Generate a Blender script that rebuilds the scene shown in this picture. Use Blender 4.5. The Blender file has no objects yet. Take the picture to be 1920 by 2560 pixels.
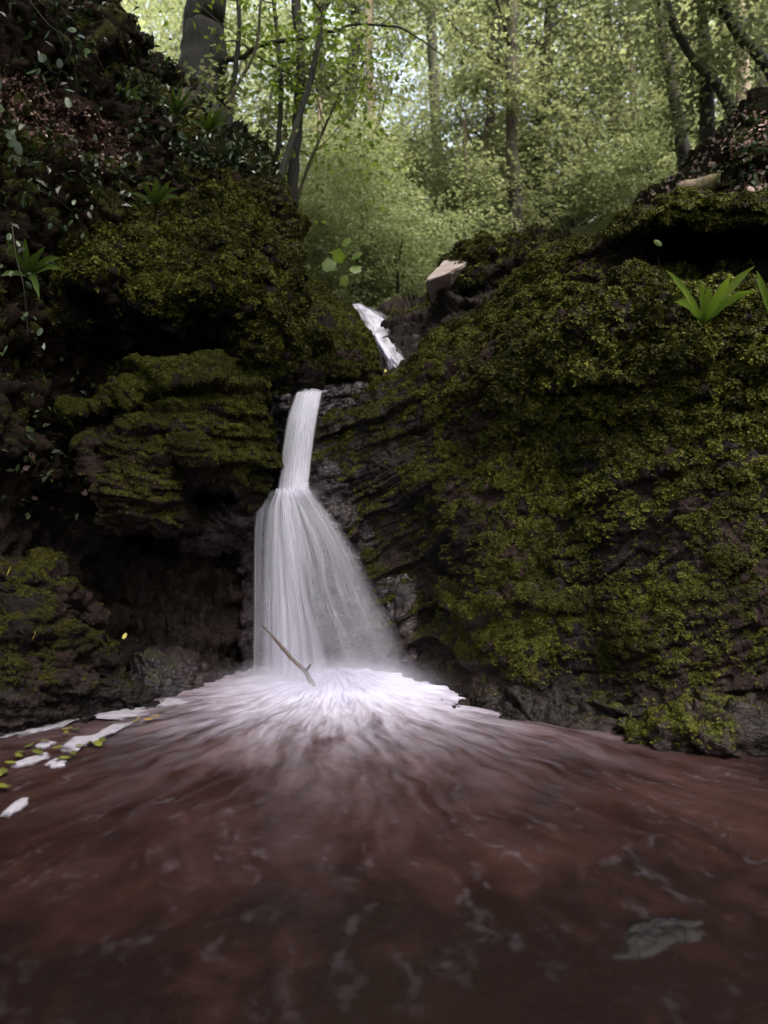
import bpy, math, random
import numpy as np
from mathutils import Vector

random.seed(7)
RNG = np.random.default_rng(11)
scene = bpy.context.scene
COL = scene.collection

# ------------------------------------------------------------------ camera, sky, sun, exposure
FPX, CAMZ = 1900.0, 1.0
cam_d = bpy.data.cameras.new('camera')
cam = bpy.data.objects.new('camera', cam_d)
COL.objects.link(cam)
cam.location = (0, 0, CAMZ)
cam.rotation_euler = (math.radians(90), 0, 0)
cam_d.sensor_fit = 'VERTICAL'
cam_d.sensor_height = 24.0
cam_d.lens = 24.0 * FPX / 2560.0
cam_d.clip_start = 0.05
cam_d.clip_end = 500
cam_d.dof.use_dof = True
cam_d.dof.focus_distance = 4.3
cam_d.dof.aperture_fstop = 1.0
scene.camera = cam

SUN_EL, SUN_AZ = math.radians(62), math.radians(150)       # azimuth measured from +Y towards +X
world = bpy.data.worlds.new('World')
scene.world = world
world.use_nodes = True
wt = world.node_tree
for n_ in list(wt.nodes):
    wt.nodes.remove(n_)
wo = wt.nodes.new('ShaderNodeOutputWorld')
wb = wt.nodes.new('ShaderNodeBackground')
ws = wt.nodes.new('ShaderNodeTexSky')
ws.sky_type = 'NISHITA'
ws.sun_disc = False
ws.sun_elevation = SUN_EL
ws.sun_rotation = SUN_AZ
ws.dust_density = 4.0
ws.air_density = 1.0
ws.ozone_density = 1.0
wb.inputs['Strength'].default_value = 0.15
whs = wt.nodes.new('ShaderNodeHueSaturation')      # thin overcast: the blue is washed out
whs.inputs['Saturation'].default_value = .6
wt.links.new(ws.outputs[0], whs.inputs['Color'])
wt.links.new(whs.outputs[0], wb.inputs[0])
wt.links.new(wb.outputs[0], wo.inputs[0])

sun_d = bpy.data.lights.new('sun', 'SUN')
sun_d.energy = 4.0
sun_d.angle = math.radians(28)
sun_d.color = (1.0, 0.96, 0.90)
sun = bpy.data.objects.new('sun', sun_d)
COL.objects.link(sun)
sd = Vector((math.sin(SUN_AZ) * math.cos(SUN_EL), math.cos(SUN_AZ) * math.cos(SUN_EL), math.sin(SUN_EL)))
sun.rotation_euler = (-sd).to_track_quat('-Z', 'Y').to_euler()

scene.view_settings.view_transform = 'Standard'
scene.view_settings.look = 'None'
scene.view_settings.exposure = 2.4
scene.view_settings.gamma = 1.0
scene.view_settings.use_curve_mapping = False
scene.cycles.use_denoising = True
scene.cycles.max_bounces = 8
scene.cycles.diffuse_bounces = 4
scene.cycles.glossy_bounces = 3
scene.cycles.transmission_bounces = 4
scene.cycles.transparent_max_bounces = 24
scene.cycles.volume_bounces = 1
scene.cycles.sample_clamp_indirect = 6.0


# ------------------------------------------------------------------ numpy helpers
def P(px, py, Y):
    """a point of the place, from where it is seen and how far away it stands"""
    return np.array([(px - 960.0) / FPX * Y, Y, CAMZ + (1280.0 - py) / FPX * Y])


def _h(ix, iy, iz, seed):
    n = (ix.astype(np.uint32) * np.uint32(374761393) + iy.astype(np.uint32) * np.uint32(668265263)
         + iz.astype(np.uint32) * np.uint32(2147483647 - 99991) + np.uint32(seed * 1013904223 & 0xffffffff))
    n = (n ^ (n >> np.uint32(13))) * np.uint32(1274126177)
    n = (n ^ (n >> np.uint32(16))) * np.uint32(2246822519)
    return (n ^ (n >> np.uint32(15)))


def _hf(ix, iy, iz, seed):
    return _h(ix, iy, iz, seed).astype(np.float64) / 4294967295.0


def vnoise(p, seed=0):
    """smooth value noise in -1..1"""
    f = np.floor(p)
    i = f.astype(np.int64) + 100000
    t = p - f
    t = t * t * t * (t * (t * 6 - 15) + 10)
    x, y, z = t[:, 0], t[:, 1], t[:, 2]
    r = 0
    for dx in (0, 1):
        for dy in (0, 1):
            for dz in (0, 1):
                w = (x if dx else 1 - x) * (y if dy else 1 - y) * (z if dz else 1 - z)
                r = r + w * _hf(i[:, 0] + dx, i[:, 1] + dy, i[:, 2] + dz, seed)
    return r * 2 - 1


def fbm(p, freq, octaves=4, seed=0, gain=0.5):
    r, a, s = 0, 1.0, 0
    q = p * freq
    for o in range(octaves):
        r = r + a * vnoise(q, seed + o * 17)
        s += a
        a *= gain
        q = q * 2.03 + 13.7
    return r / s * 1.6


def worley(p, freq, seed=0, ids=False):
    q = p * freq
    f = np.floor(q)
    i = f.astype(np.int64) + 100000
    best = np.full(len(p), 9.0)
    cid = np.zeros(len(p))
    for dx in (-1, 0, 1):
        for dy in (-1, 0, 1):
            for dz in (-1, 0, 1):
                a, b, c = i[:, 0] + dx, i[:, 1] + dy, i[:, 2] + dz
                cx = f[:, 0] + dx + _hf(a, b, c, seed)
                cy = f[:, 1] + dy + _hf(a, b, c, seed + 1)
                cz = f[:, 2] + dz + _hf(a, b, c, seed + 2)
                d = (q[:, 0] - cx) ** 2 + (q[:, 1] - cy) ** 2 + (q[:, 2] - cz) ** 2
                if ids:
                    cid = np.where(d < best, _hf(a, b, c, seed + 7), cid)
                best = np.minimum(best, d)
    return (np.sqrt(best), cid) if ids else np.sqrt(best)


def sstep(a, b, x):
    t = np.clip((x - a) / (b - a), 0, 1)
    return t * t * (3 - 2 * t)


def basis(n, N):
    """Catmull-Rom weights, N samples over n control points"""
    t = np.linspace(0, n - 1, N)
    k = np.minimum(t.astype(int), n - 2)
    f = t - k
    B = np.zeros((N, n))
    w = [-.5 * f + f ** 2 - .5 * f ** 3, 1 - 2.5 * f ** 2 + 1.5 * f ** 3, .5 * f + 2 * f ** 2 - 1.5 * f ** 3, -.5 * f ** 2 + .5 * f ** 3]
    for j in range(4):
        idx = np.clip(k + j - 1, 0, n - 1)
        np.add.at(B, (np.arange(N), idx), w[j])
    return B


def make_mesh(name, verts, faces, smooth=True, attrs=None):
    verts = np.ascontiguousarray(verts, dtype=np.float32)
    faces = np.asarray(faces, dtype=np.int32)
    me = bpy.data.meshes.new(name)
    me.vertices.add(len(verts))
    me.vertices.foreach_set('co', verts.ravel())
    k = faces.shape[1]
    me.loops.add(faces.size)
    me.loops.foreach_set('vertex_index', faces.ravel())
    me.polygons.add(len(faces))
    me.polygons.foreach_set('loop_start', np.arange(0, faces.size, k, dtype=np.int32))
    me.polygons.foreach_set('loop_total', np.full(len(faces), k, dtype=np.int32))
    me.polygons.foreach_set('use_smooth', np.full(len(faces), smooth, dtype=bool))
    for an, av in (attrs or {}).items():
        a = me.attributes.new(an, 'FLOAT', 'POINT')
        a.data.foreach_set('value', np.ascontiguousarray(av, dtype=np.float32))
    me.update(calc_edges=True)
    me.validate()
    return me


def grid_faces(R, C, close=False):
    r = np.arange(R - 1)[:, None]
    c = np.arange(C if close else C - 1)[None, :]
    a = r * C + c
    b = r * C + (c + 1) % C
    return np.stack([a, b, b + C, a + C], -1).reshape(-1, 4)


def link(name, me, mat=None, parent=None, label=None, cat=None, group=None, kind=None, loc=None):
    o = bpy.data.objects.new(name, me)
    COL.objects.link(o)
    if mat is not None and me is not None and len(me.materials) == 0:
        me.materials.append(mat)
    if parent is not None:
        o.parent = parent
    if loc is not None:
        o.location = loc
    for k, v in (('label', label), ('category', cat), ('group', group), ('kind', kind)):
        if v:
            o[k] = v
    return o


def empty(name, loc, label, cat, group=None):
    return link(name, None, None, None, label, cat, group, None, tuple(float(v) for v in loc))


# ------------------------------------------------------------------ materials
class M:
    def __init__(s, name):
        s.m = bpy.data.materials.new(name)
        s.m.use_nodes = True
        s.t = s.m.node_tree
        for n in list(s.t.nodes):
            s.t.nodes.remove(n)
        s.out = s.t.nodes.new('ShaderNodeOutputMaterial')

    def n(s, typ, ins=None, **kw):
        nd = s.t.nodes.new(typ)
        for k, v in kw.items():
            setattr(nd, k, v)
        for k, v in (ins or {}).items():
            sock = nd.inputs[k]
            if isinstance(v, bpy.types.NodeSocket):
                s.t.links.new(v, sock)
            else:
                if isinstance(v, tuple) and len(v) == 3 and sock.type == 'RGBA':
                    v = v + (1,)
                sock.default_value = v
        return nd

    def obj(s):
        return s.n('ShaderNodeTexCoord').outputs['Object']

    def noise(s, vec, scale, detail=4, rough=.55, dist=0.0):
        return s.n('ShaderNodeTexNoise', {'Vector': vec, 'Scale': scale, 'Detail': detail, 'Roughness': rough, 'Distortion': dist}).outputs['Fac']

    def ramp(s, fac, stops):
        r = s.n('ShaderNodeValToRGB', {'Fac': fac})
        e = r.color_ramp.elements
        while len(e) < len(stops):
            e.new(0.5)
        for i, (p, c) in enumerate(stops):
            e[i].position = p
            e[i].color = tuple(c) + (1,) if len(c) == 3 else c
        return r.outputs['Color']

    def mix(s, fac, a, b):
        return s.n('ShaderNodeMixRGB', {'Fac': fac, 'Color1': a, 'Color2': b}).outputs[0]

    def math(s, op, a, b=None, c=None):
        nd = s.n('ShaderNodeMath', operation=op)
        for i, v in enumerate((a, b, c)):
            if v is None:
                continue
            if isinstance(v, bpy.types.NodeSocket):
                s.t.links.new(v, nd.inputs[i])
            else:
                nd.inputs[i].default_value = v
        return nd.outputs[0]

    def maprange(s, v, a, b, c=0.0, d=1.0):
        return s.n('ShaderNodeMapRange', {'Value': v, 'From Min': a, 'From Max': b, 'To Min': c, 'To Max': d}).outputs[0]

    def attr(s, name):
        return s.n('ShaderNodeAttribute', attribute_name=name).outputs['Fac']

    def bump(s, h, strength, dist):
        return s.n('ShaderNodeBump', {'Height': h, 'Strength': strength, 'Distance': dist}).outputs[0]

    def done(s, sh, vol=False):
        s.t.links.new(sh, s.out.inputs['Volume' if vol else 'Surface'])
        return s.m


def rock_material(name, dark, light, moss_a, moss_b, tint=None, spec=.2):
    m = M(name)
    v = m.obj()
    n1 = m.noise(v, 3.0, 6, .65)
    n2 = m.noise(v, 28.0, 5, .6)
    base = m.mix(n2, m.ramp(n1, [(.3, dark), (.7, light)]), dark)
    patch = m.ramp(m.noise(v, 1.3, 3), [(.45, (0, 0, 0)), (.62, (1, 1, 1))])
    base = m.mix(m.math('MULTIPLY', patch, .45), base, tint or (0.10, 0.055, 0.045))
    mossc = m.ramp(m.noise(v, 17.0, 4), [(.3, moss_a), (.7, moss_b)])
    mf = m.maprange(m.math('ADD', m.attr('moss'), m.math('MULTIPLY', m.math('SUBTRACT', n2, .5), .6)), .25, .5)
    col = m.mix(mf, base, mossc)
    wet = m.attr('wet')
    vc = m.n('ShaderNodeTexVoronoi', {'Vector': m.n('ShaderNodeMapping', {'Vector': v, 'Scale': (1, 1, 2.6)}).outputs[0], 'Scale': 16.0}, feature='DISTANCE_TO_EDGE').outputs['Distance']
    h = m.math('ADD', m.noise(v, 22, 8, .65), m.math('MULTIPLY', m.noise(v, 90, 5, .7), .5))
    h = m.math('ADD', h, m.math('MULTIPLY', m.maprange(vc, 0, .06), .35))
    bp = m.bump(h, .7, .02)
    rough = m.n('ShaderNodeMapRange', {'Value': wet, 'From Min': 0.0, 'From Max': 1.0, 'To Min': .85, 'To Max': .17}).outputs[0]
    rough = m.math('MAXIMUM', rough, m.math('MULTIPLY', mf, .8))
    b = m.n('ShaderNodeBsdfPrincipled', {'Base Color': col, 'Roughness': rough, 'Normal': bp, 'Specular IOR Level': m.maprange(wet, 0, 1, .05, spec)})
    return m.done(b.outputs[0])


MOSS_A, MOSS_B = (0.009, 0.010, 0.003), (0.04, 0.044, 0.009)
mat_rock = rock_material('mossy_rock', (0.007, 0.005, 0.005), (0.036, 0.028, 0.026), MOSS_A, MOSS_B, (.045, .026, .023))
mat_wet = rock_material('wet_rock', (0.008, 0.005, 0.007), (0.036, 0.024, 0.028), MOSS_A, MOSS_B, (0.05, 0.026, 0.029), .5)
mat_stone = rock_material('dark_wet_stone', (0.003, 0.0025, 0.003), (0.012, 0.009, 0.009), MOSS_A, MOSS_B, (0.012, 0.008, 0.008), .35)
mat_pale = rock_material('pale_stone', (0.22, 0.17, 0.16), (0.62, 0.54, 0.51), MOSS_A, MOSS_B, (0.42, 0.33, 0.31))
mat_earth = rock_material('bank_earth', (0.006, 0.004, 0.0035), (0.028, 0.019, 0.014), MOSS_A, MOSS_B, (0.035, 0.02, 0.015))


def moss_tuft_material(name, c0, c1, c2):
    m = M(name)
    r = m.n('ShaderNodeObjectInfo').outputs['Random']
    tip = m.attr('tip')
    col = m.ramp(r, [(0.0, c0), (.45, c1), (1.0, c2)])
    pos = m.n('ShaderNodeNewGeometry').outputs['Position']
    big = m.ramp(m.noise(pos, 2.3, 4, .6), [(.38, (.38, .38, .38)), (.58, (1, 1, 1))])
    col = m.n('ShaderNodeMixRGB', {'Fac': 1.0, 'Color1': col, 'Color2': big}, blend_type='MULTIPLY').outputs[0]
    brown = m.ramp(m.noise(pos, 7.0, 3, .6), [(.56, (0, 0, 0)), (.72, (1, 1, 1))])
    col = m.mix(m.math('MULTIPLY', brown, .5), col, (0.05, 0.035, 0.012))
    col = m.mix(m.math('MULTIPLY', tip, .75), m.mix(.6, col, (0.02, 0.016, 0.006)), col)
    b = m.n('ShaderNodeBsdfPrincipled', {'Base Color': col, 'Roughness': .6, 'Specular IOR Level': .12})
    t = m.n('ShaderNodeBsdfTranslucent', {'Color': col})
    mx = m.n('ShaderNodeMixShader', {0: .25, 1: b.outputs[0], 2: t.outputs[0]})
    return m.done(mx.outputs[0])


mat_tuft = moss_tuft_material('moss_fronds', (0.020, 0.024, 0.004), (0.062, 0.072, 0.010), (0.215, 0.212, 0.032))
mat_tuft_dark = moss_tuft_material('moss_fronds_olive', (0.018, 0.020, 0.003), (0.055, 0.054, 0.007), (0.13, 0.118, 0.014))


def leaf_material(name, stops, rough=.4, trans=.35, spec=.5):
    m = M(name)
    col = m.ramp(m.attr('rnd'), stops)
    b = m.n('ShaderNodeBsdfPrincipled', {'Base Color': col, 'Roughness': rough, 'Specular IOR Level': spec})
    tc = m.n('ShaderNodeHueSaturation', {'Color': col, 'Saturation': 1.05, 'Value': 1.5}).outputs[0]
    t = m.n('ShaderNodeBsdfTranslucent', {'Color': tc})
    mx = m.n('ShaderNodeMixShader', {0: trans, 1: b.outputs[0], 2: t.outputs[0]})
    return m.done(mx.outputs[0])


mat_leaf = leaf_material('beech_leaves', [(0, (0.09, 0.10, 0.045)), (.5, (0.15, 0.165, 0.075)), (.85, (0.20, 0.215, 0.10)), (1, (0.25, 0.26, 0.14))], .7, .5, .15)
mat_leaf_pale = leaf_material('hawthorn_leaves', [(0, (0.11, 0.13, 0.055)), (.6, (0.20, 0.225, 0.10)), (1, (0.34, 0.36, 0.20))], .6, .4, .2)
mat_leaf_bright = leaf_material('hazel_leaves', [(0, (0.08, 0.12, 0.022)), (1, (0.17, 0.23, 0.04))], .5, .45)
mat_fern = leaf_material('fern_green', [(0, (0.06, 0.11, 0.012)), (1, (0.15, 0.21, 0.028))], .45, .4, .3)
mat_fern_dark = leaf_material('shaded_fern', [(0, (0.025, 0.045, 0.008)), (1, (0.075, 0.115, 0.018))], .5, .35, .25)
mat_ivy = leaf_material('ivy_green', [(0, (0.012, 0.022, 0.008)), (1, (0.045, 0.07, 0.025))], .32, .15, .4)
mat_litter = leaf_material('dead_leaves', [(0, (0.08, 0.04, 0.035)), (.5, (0.22, 0.12, 0.10)), (.85, (0.36, 0.22, 0.19)), (1, (0.5, 0.38, 0.34))], .6, .1)
mat_yellow = leaf_material('yellow_leaf', [(0, (0.42, 0.34, 0.04)), (1, (0.6, 0.52, 0.12))], .45, .2)


def bark_material(name, a, b, moss):
    m = M(name)
    v = m.n('ShaderNodeMapping', {'Vector': m.obj(), 'Scale': (1, 1, .25)}).outputs[0]
    n1 = m.noise(v, 22, 6, .7)
    col = m.ramp(n1, [(.3, a), (.72, b)])
    mo = m.ramp(m.noise(m.obj(), 1.6, 4, .6), [(.48, (0, 0, 0)), (.62, (1, 1, 1))])
    col = m.mix(m.math('MULTIPLY', mo, .8), col, moss)
    s = m.n('ShaderNodeBsdfPrincipled', {'Base Color': col, 'Roughness': .85, 'Normal': m.bump(n1, .8, .03)})
    return m.done(s.outputs[0])


mat_bark = bark_material('dark_bark', (0.010, 0.008, 0.006), (0.045, 0.036, 0.028), (0.05, 0.055, 0.014))
mat_bark_stem = bark_material('dark_stem_bark', (0.005, 0.004, 0.003), (0.022, 0.018, 0.014), (0.02, 0.022, 0.007))
mat_bark_pale = bark_material('pale_bark', (0.09, 0.065, 0.045), (0.3, 0.22, 0.16), (0.12, 0.11, 0.03))
mat_bark_moss = bark_material('mossy_bark', (0.014, 0.010, 0.007), (0.06, 0.044, 0.028), (0.06, 0.058, 0.014))


# ------------------------------------------------------------------ rocks from control nets
def resample_row(row, K):
    a = np.array([tuple(r) + (1.0,) * (5 - len(r)) if len(r) < 5 else r for r in row], dtype=float)
    x = a[:, 0]
    s = (x - x[0]) / (x[-1] - x[0])
    t = np.linspace(0, 1, K)
    return np.stack([np.interp(t, s, a[:, j]) for j in range(5)], 1)


def surface_from_net(rows, K, R, C, back=(0.8, 0.8, 0.8, 0.8), bottom_z=None):
    net = np.stack([resample_row(r, K) for r in rows])
    pts = np.empty(net.shape[:2] + (5,))
    Y = net[..., 2]
    pts[..., 0] = (net[..., 0] - 960) / FPX * Y
    pts[..., 1] = Y
    pts[..., 2] = CAMZ + (1280 - net[..., 1]) / FPX * Y
    pts[..., 3:] = net[..., 3:5]
    # close the form round its back: left, right, top, bottom
    L, Rr, T, Bm = back

    def pad(col, d, inward, dz=0.0):
        q = col.copy()
        q[:, :2] += 0
        k = (q[:, 1] + d) / q[:, 1]
        q[:, 0] *= k
        q[:, 2] = CAMZ + (q[:, 2] - CAMZ) * k
        q[:, 1] += d
        q[:, 0] += inward
        q[:, 2] += dz
        return q
    if L:
        pts = np.concatenate([pad(pts[:, 0], L, .18 * L)[:, None], pts], 1)
    if Rr:
        pts = np.concatenate([pts, pad(pts[:, -1], Rr, -.18 * Rr)[:, None]], 1)
    if T:
        pts = np.concatenate([pad(pts[0], T, 0, -.18 * T)[None], pts], 0)
    if Bm:
        pts = np.concatenate([pts, pad(pts[-1], Bm, 0, .1 * Bm)[None]], 0)
    BR, BC = basis(pts.shape[0], R), basis(pts.shape[1], C)
    S = np.einsum('ri,ijk,cj->rck', BR, pts, BC)
    return S


def normals_of(S):
    du = np.gradient(S, axis=1)
    dv = np.gradient(S, axis=0)
    n = np.cross(dv.reshape(-1, 3), du.reshape(-1, 3))
    n /= np.maximum(np.linalg.norm(n, axis=1, keepdims=True), 1e-9)
    p = S.reshape(-1, 3)
    if np.mean(np.sum(n * (np.array([0, 0, 1.4]) - p), 1)) < 0:
        n = -n
    return n


MOSS_JOBS = []


def rock(name, label, rows, R, C, K=10, back=(0.8, 0.8, 0.8, 0.8), bed=(0, 0, 1), strata=.05, period=.16, amp=(.10, .035, .012),
         cushion=.05, cush_f=8.0, mat=None, moss_gain=1.0, wet=0.0, seed=1, cat='rock', kind=None, tufts=6000, tuft_scale=1.0,
         dark_moss=False, warp=.35, sfn=None, facet=1.0, floor_z=None, group=None, wetfn=None, up_bias=.35):
    S = surface_from_net(rows, K, R, C, back)
    p = S[..., :3].reshape(-1, 3)
    mctl = np.clip(S[..., 3].reshape(-1), 0, 1)
    sctl = np.clip(S[..., 4].reshape(-1), .25, 1.6)
    n = normals_of(S[..., :3])
    bed = np.array(bed, float)
    bed /= np.linalg.norm(bed)
    # large form
    d = amp[0] * fbm(p, 1.6, 3, seed)
    q = p + n * d[:, None]
    # beds of the rock: broken ledges
    w = fbm(q, 1.1, 3, seed + 5) * warp * period * 2.2
    b = (q @ bed + w) / period
    k = np.floor(b)
    f = b - k
    jit = _hf(k.astype(np.int64) + 500, k.astype(np.int64) * 0 + 3, k.astype(np.int64) * 0, seed)
    strength = .35 + .9 * jit
    broken = np.clip(.55 + fbm(q + k[:, None] * 3.1, 1.7, 3, seed + 9), 0, 1.3)
    saw = (1 - f) ** 1.3 * sstep(0, .13, f)          # juts out just above each joint, undercut below it
    ledge = strata * saw * strength * broken
    b2 = (q @ bed + w * .6) / (period * .31)
    f2 = b2 - np.floor(b2)
    ledge2 = strata * .28 * ((1 - f2) * sstep(0, .2, f2)) * np.clip(.5 + fbm(q, 2.6, 2, seed + 21), 0, 1.2)
    if sfn is not None:
        sf = sfn(q)
        ledge, ledge2 = ledge * sf, ledge2 * sf
    # blocks between the joints, flat and slabby, and sharp cracks
    qb = q + np.outer((q @ bed) * 1.6, bed) + .03 * np.stack([fbm(q, 4, 2, seed + 91), fbm(q, 4, 2, seed + 92), fbm(q, 4, 2, seed + 93)], 1)
    _f, cid = worley(qb, 5.0, seed + 94, True)
    _f, cid2 = worley(qb, 13.0, seed + 95, True)
    block = facet * (.06 * (cid - .5) + .022 * (cid2 - .5))
    crack = -.035 * facet * np.clip(1 - np.abs(fbm(qb, 2.3, 3, seed + 96)) * 9, 0, 1)
    d2 = ledge + ledge2 + block + crack + amp[1] * fbm(q, 6.0, 4, seed + 31)
    q2 = q + n * d2[:, None]
    # moss where the control net allows it, thicker on faces that look up
    n2 = normals_of(q2.reshape(S.shape[:2] + (3,)))
    patch = fbm(q2, 2.4, 4, seed + 41) + .55 * fbm(q2 * .9 + np.outer((q2 @ bed) * 6.0, bed), 1.0, 3, seed + 43)
    moss = mctl * moss_gain * (1 + .0 * patch) + (mctl > .05) * (.42 * patch + up_bias * (n2[:, 2] - .25) - .10)
    moss = np.clip(moss, 0, 1)
    thick = sstep(.25, .8, moss)
    cu = np.clip(1 - worley(q2 + .04 * np.stack([fbm(q2, 9, 2, seed + 3)] * 3, 1), cush_f, seed + 51), 0, 1)
    cu2 = np.clip(1 - worley(q2, cush_f * 2.4, seed + 57), 0, 1)
    lump = cushion * thick * sctl * (1.35 * sstep(0, .8, cu) + .6 * cu2 + .6 * fbm(q2, 3.2, 3, seed + 61) - .4)
    out_dir = n2 * .8 + np.array([0, 0, .25])
    q3 = q2 + out_dir * lump[:, None] + n2 * (amp[2] * fbm(q2, 21, 3, seed + 71) * (1 - .5 * thick))[:, None]
    if floor_z is not None:
        q3[:, 2] = np.maximum(q3[:, 2], floor_z)
    wv = np.full(len(q3), wet)
    if wetfn is not None:
        wv = np.clip(wv + wetfn(q3), 0, 1)
    n3 = normals_of(q3.reshape(S.shape[:2] + (3,)))
    clump = sstep(-.35, .25, fbm(q2, 13 / np.clip(sctl, .5, 1.2).mean(), 3, seed + 81) + .9 * (cu - .35) + .5 * (moss - .6))
    mt = np.clip(moss, 0, 1) * clump * (.22 + .78 * sstep(-.45, .2, n3[:, 2]))
    me = make_mesh(name, q3, grid_faces(*S.shape[:2]), True, {'moss': mt, 'wet': wv, 'msc': sctl * tuft_scale})
    # faces must look outward
    nn = normals_of(q3.reshape(S.shape[:2] + (3,)))
    fn = np.array(me.polygons[len(me.polygons) // 2].normal)
    vi = me.polygons[len(me.polygons) // 2].vertices[0]
    if fn @ nn[vi] < 0:
        me.flip_normals()
    o = link(name, me, mat or mat_rock, None, label, cat if kind != 'structure' else None, group, kind)
    if tufts:
        MOSS_JOBS.append((o, me, tufts, seed, dark_moss))
    return o


def tuft_mesh(name, n, length, seed, mat):
    rg = np.random.default_rng(seed)
    V, F, T = [], [], []
    for i in range(n):
        az = rg.uniform(0, 2 * math.pi)
        tilt = rg.uniform(.3, 1.25)
        L = length * rg.uniform(.6, 1.15)
        w = L * rg.uniform(.30, .46)
        d0 = np.array([math.cos(az) * math.sin(tilt), math.sin(az) * math.sin(tilt), math.cos(tilt)])
        side = np.array([-math.sin(az), math.cos(az), 0])
        base = np.array([math.cos(az), math.sin(az), 0]) * length * .12 * rg.uniform(0, 1)
        p = base.copy()
        d = d0.copy()
        k0 = len(V)
        segs = 4
        for s in range(segs):
            t = s / (segs - 1)
            ww = w * (math.sin(math.pi * (0.18 + .72 * t)) ** .8) * (1 if s < segs - 1 else .25)
            V += [p - side * ww * .5, p + side * ww * .5]
            T += [t, t]
            d = d + np.array([0, 0, -.34])
            d /= np.linalg.norm(d)
            p = p + d * L / (segs - 1)
            if s:
                a = k0 + 2 * (s - 1)
                F.append((a, a + 1, a + 3, a + 2))
    me = make_mesh(name, np.array(V), np.array(F), False, {'tip': np.array(T)})
    me.materials.append(mat)
    return bpy.data.objects.new(name, me)


_T = {}


def moss_group(density, seed, dark):
    key = bool(dark)
    if key not in _T:
        mt = mat_tuft_dark if dark else mat_tuft
        _T[key] = [tuft_mesh('moss_tuft', 12, .025, 5 + i + 10 * key, mt) for i in range(3)]
    ng = bpy.data.node_groups.new('moss_growth', 'GeometryNodeTree')
    ng.interface.new_socket('Geometry', in_out='INPUT', socket_type='NodeSocketGeometry')
    ng.interface.new_socket('Geometry', in_out='OUTPUT', socket_type='NodeSocketGeometry')
    N, Lk = ng.nodes, ng.links
    gi, go = N.new('NodeGroupInput'), N.new('NodeGroupOutput')

    def named(a):
        x = N.new('GeometryNodeInputNamedAttribute')
        x.data_type = 'FLOAT'
        x.inputs['Name'].default_value = a
        return x.outputs['Attribute']

    def mth(op, a, b):
        x = N.new('ShaderNodeMath')
        x.operation = op
        for i, v in enumerate((a, b)):
            if isinstance(v, bpy.types.NodeSocket):
                Lk.new(v, x.inputs[i])
            else:
                x.inputs[i].default_value = v
        return x.outputs[0]
    dp = N.new('GeometryNodeDistributePointsOnFaces')
    dp.distribute_method = 'RANDOM'
    Lk.new(gi.outputs[0], dp.inputs['Mesh'])
    msc = named('msc')
    dens = mth('DIVIDE', mth('MULTIPLY', mth('POWER', named('moss'), 1.3), density * .55), mth('MULTIPLY', msc, msc))
    Lk.new(dens, dp.inputs['Density'])
    dp.inputs['Seed'].default_value = seed
    gt = N.new('GeometryNodeGeometryToInstance')
    for o in _T[key]:
        oi = N.new('GeometryNodeObjectInfo')
        oi.inputs['Object'].default_value = o
        Lk.new(oi.outputs['Geometry'], gt.inputs[0])
    ip = N.new('GeometryNodeInstanceOnPoints')
    Lk.new(dp.outputs['Points'], ip.inputs['Points'])
    Lk.new(gt.outputs[0], ip.inputs['Instance'])
    ip.inputs['Pick Instance'].default_value = True
    va = N.new('ShaderNodeVectorMath')
    va.operation = 'ADD'
    Lk.new(dp.outputs['Normal'], va.inputs[0])
    rv0 = N.new('FunctionNodeRandomValue')
    rv0.data_type = 'FLOAT_VECTOR'
    rv0.inputs[0].default_value = (-.35, -.35, -.1)
    rv0.inputs[1].default_value = (.35, .35, .6)
    Lk.new(rv0.outputs[0], va.inputs[1])
    al = N.new('FunctionNodeAlignEulerToVector')
    al.axis = 'Z'
    Lk.new(va.outputs[0], al.inputs['Vector'])
    ro = N.new('FunctionNodeRotateEuler')
    try:
        ro.space = 'LOCAL'
    except Exception:
        pass
    rv = N.new('FunctionNodeRandomValue')
    rv.data_type = 'FLOAT_VECTOR'
    rv.inputs[0].default_value = (0, 0, 0)
    rv.inputs[1].default_value = (0, 0, 6.283)
    Lk.new(al.outputs[0], ro.inputs[0])
    Lk.new(rv.outputs[0], ro.inputs['Rotate By'])
    Lk.new(ro.outputs[0], ip.inputs['Rotation'])
    rs = N.new('FunctionNodeRandomValue')
    rs.data_type = 'FLOAT'
    rs.inputs[2].default_value = .55
    rs.inputs[3].default_value = 1.3
    sc = mth('MULTIPLY', rs.outputs[1], msc)
    Lk.new(sc, ip.inputs['Scale'])
    Lk.new(ip.outputs[0], go.inputs[0])
    return ng


def grow_moss():
    for o, me, dens, seed, dark in MOSS_JOBS:
        c = me.copy()
        mo = link('moss', c, None, o, None, None, None, 'stuff')
        md = mo.modifiers.new('growth', 'NODES')
        md.node_group = moss_group(dens, seed, dark)


# ================================================================== THE SETTING
# far ground: wooded slope rising behind the gorge
def ground_z(x, y):
    return 3.1 + .22 * np.maximum(y - 8, 0) + .40 * np.maximum(x, 0) + .5 * np.maximum(-x - .6, 0)


gx = np.linspace(-45, 45, 181)
gy = np.concatenate([np.linspace(8.2, 30, 90), np.linspace(31, 90, 50)])
GX, GY = np.meshgrid(gx, gy)
gp = np.stack([GX.ravel(), GY.ravel(), np.zeros(GX.size)], 1)
gp[:, 2] = ground_z(gp[:, 0], gp[:, 1]) + .25 * fbm(gp, .5, 4, 3) - .1
gp[:, 2] -= .55 * np.exp(-((gp[:, 0] + .25) / .6) ** 2) * np.exp(-(gp[:, 1] - 8.2) / 3)
me = make_mesh('forest_floor', gp, grid_faces(*GX.shape), True, {'moss': .35 + .4 * fbm(gp, 1.1, 3, 8), 'wet': np.zeros(len(gp))})
link('forest_floor', me, mat_earth, None, None, None, None, 'structure')
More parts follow.
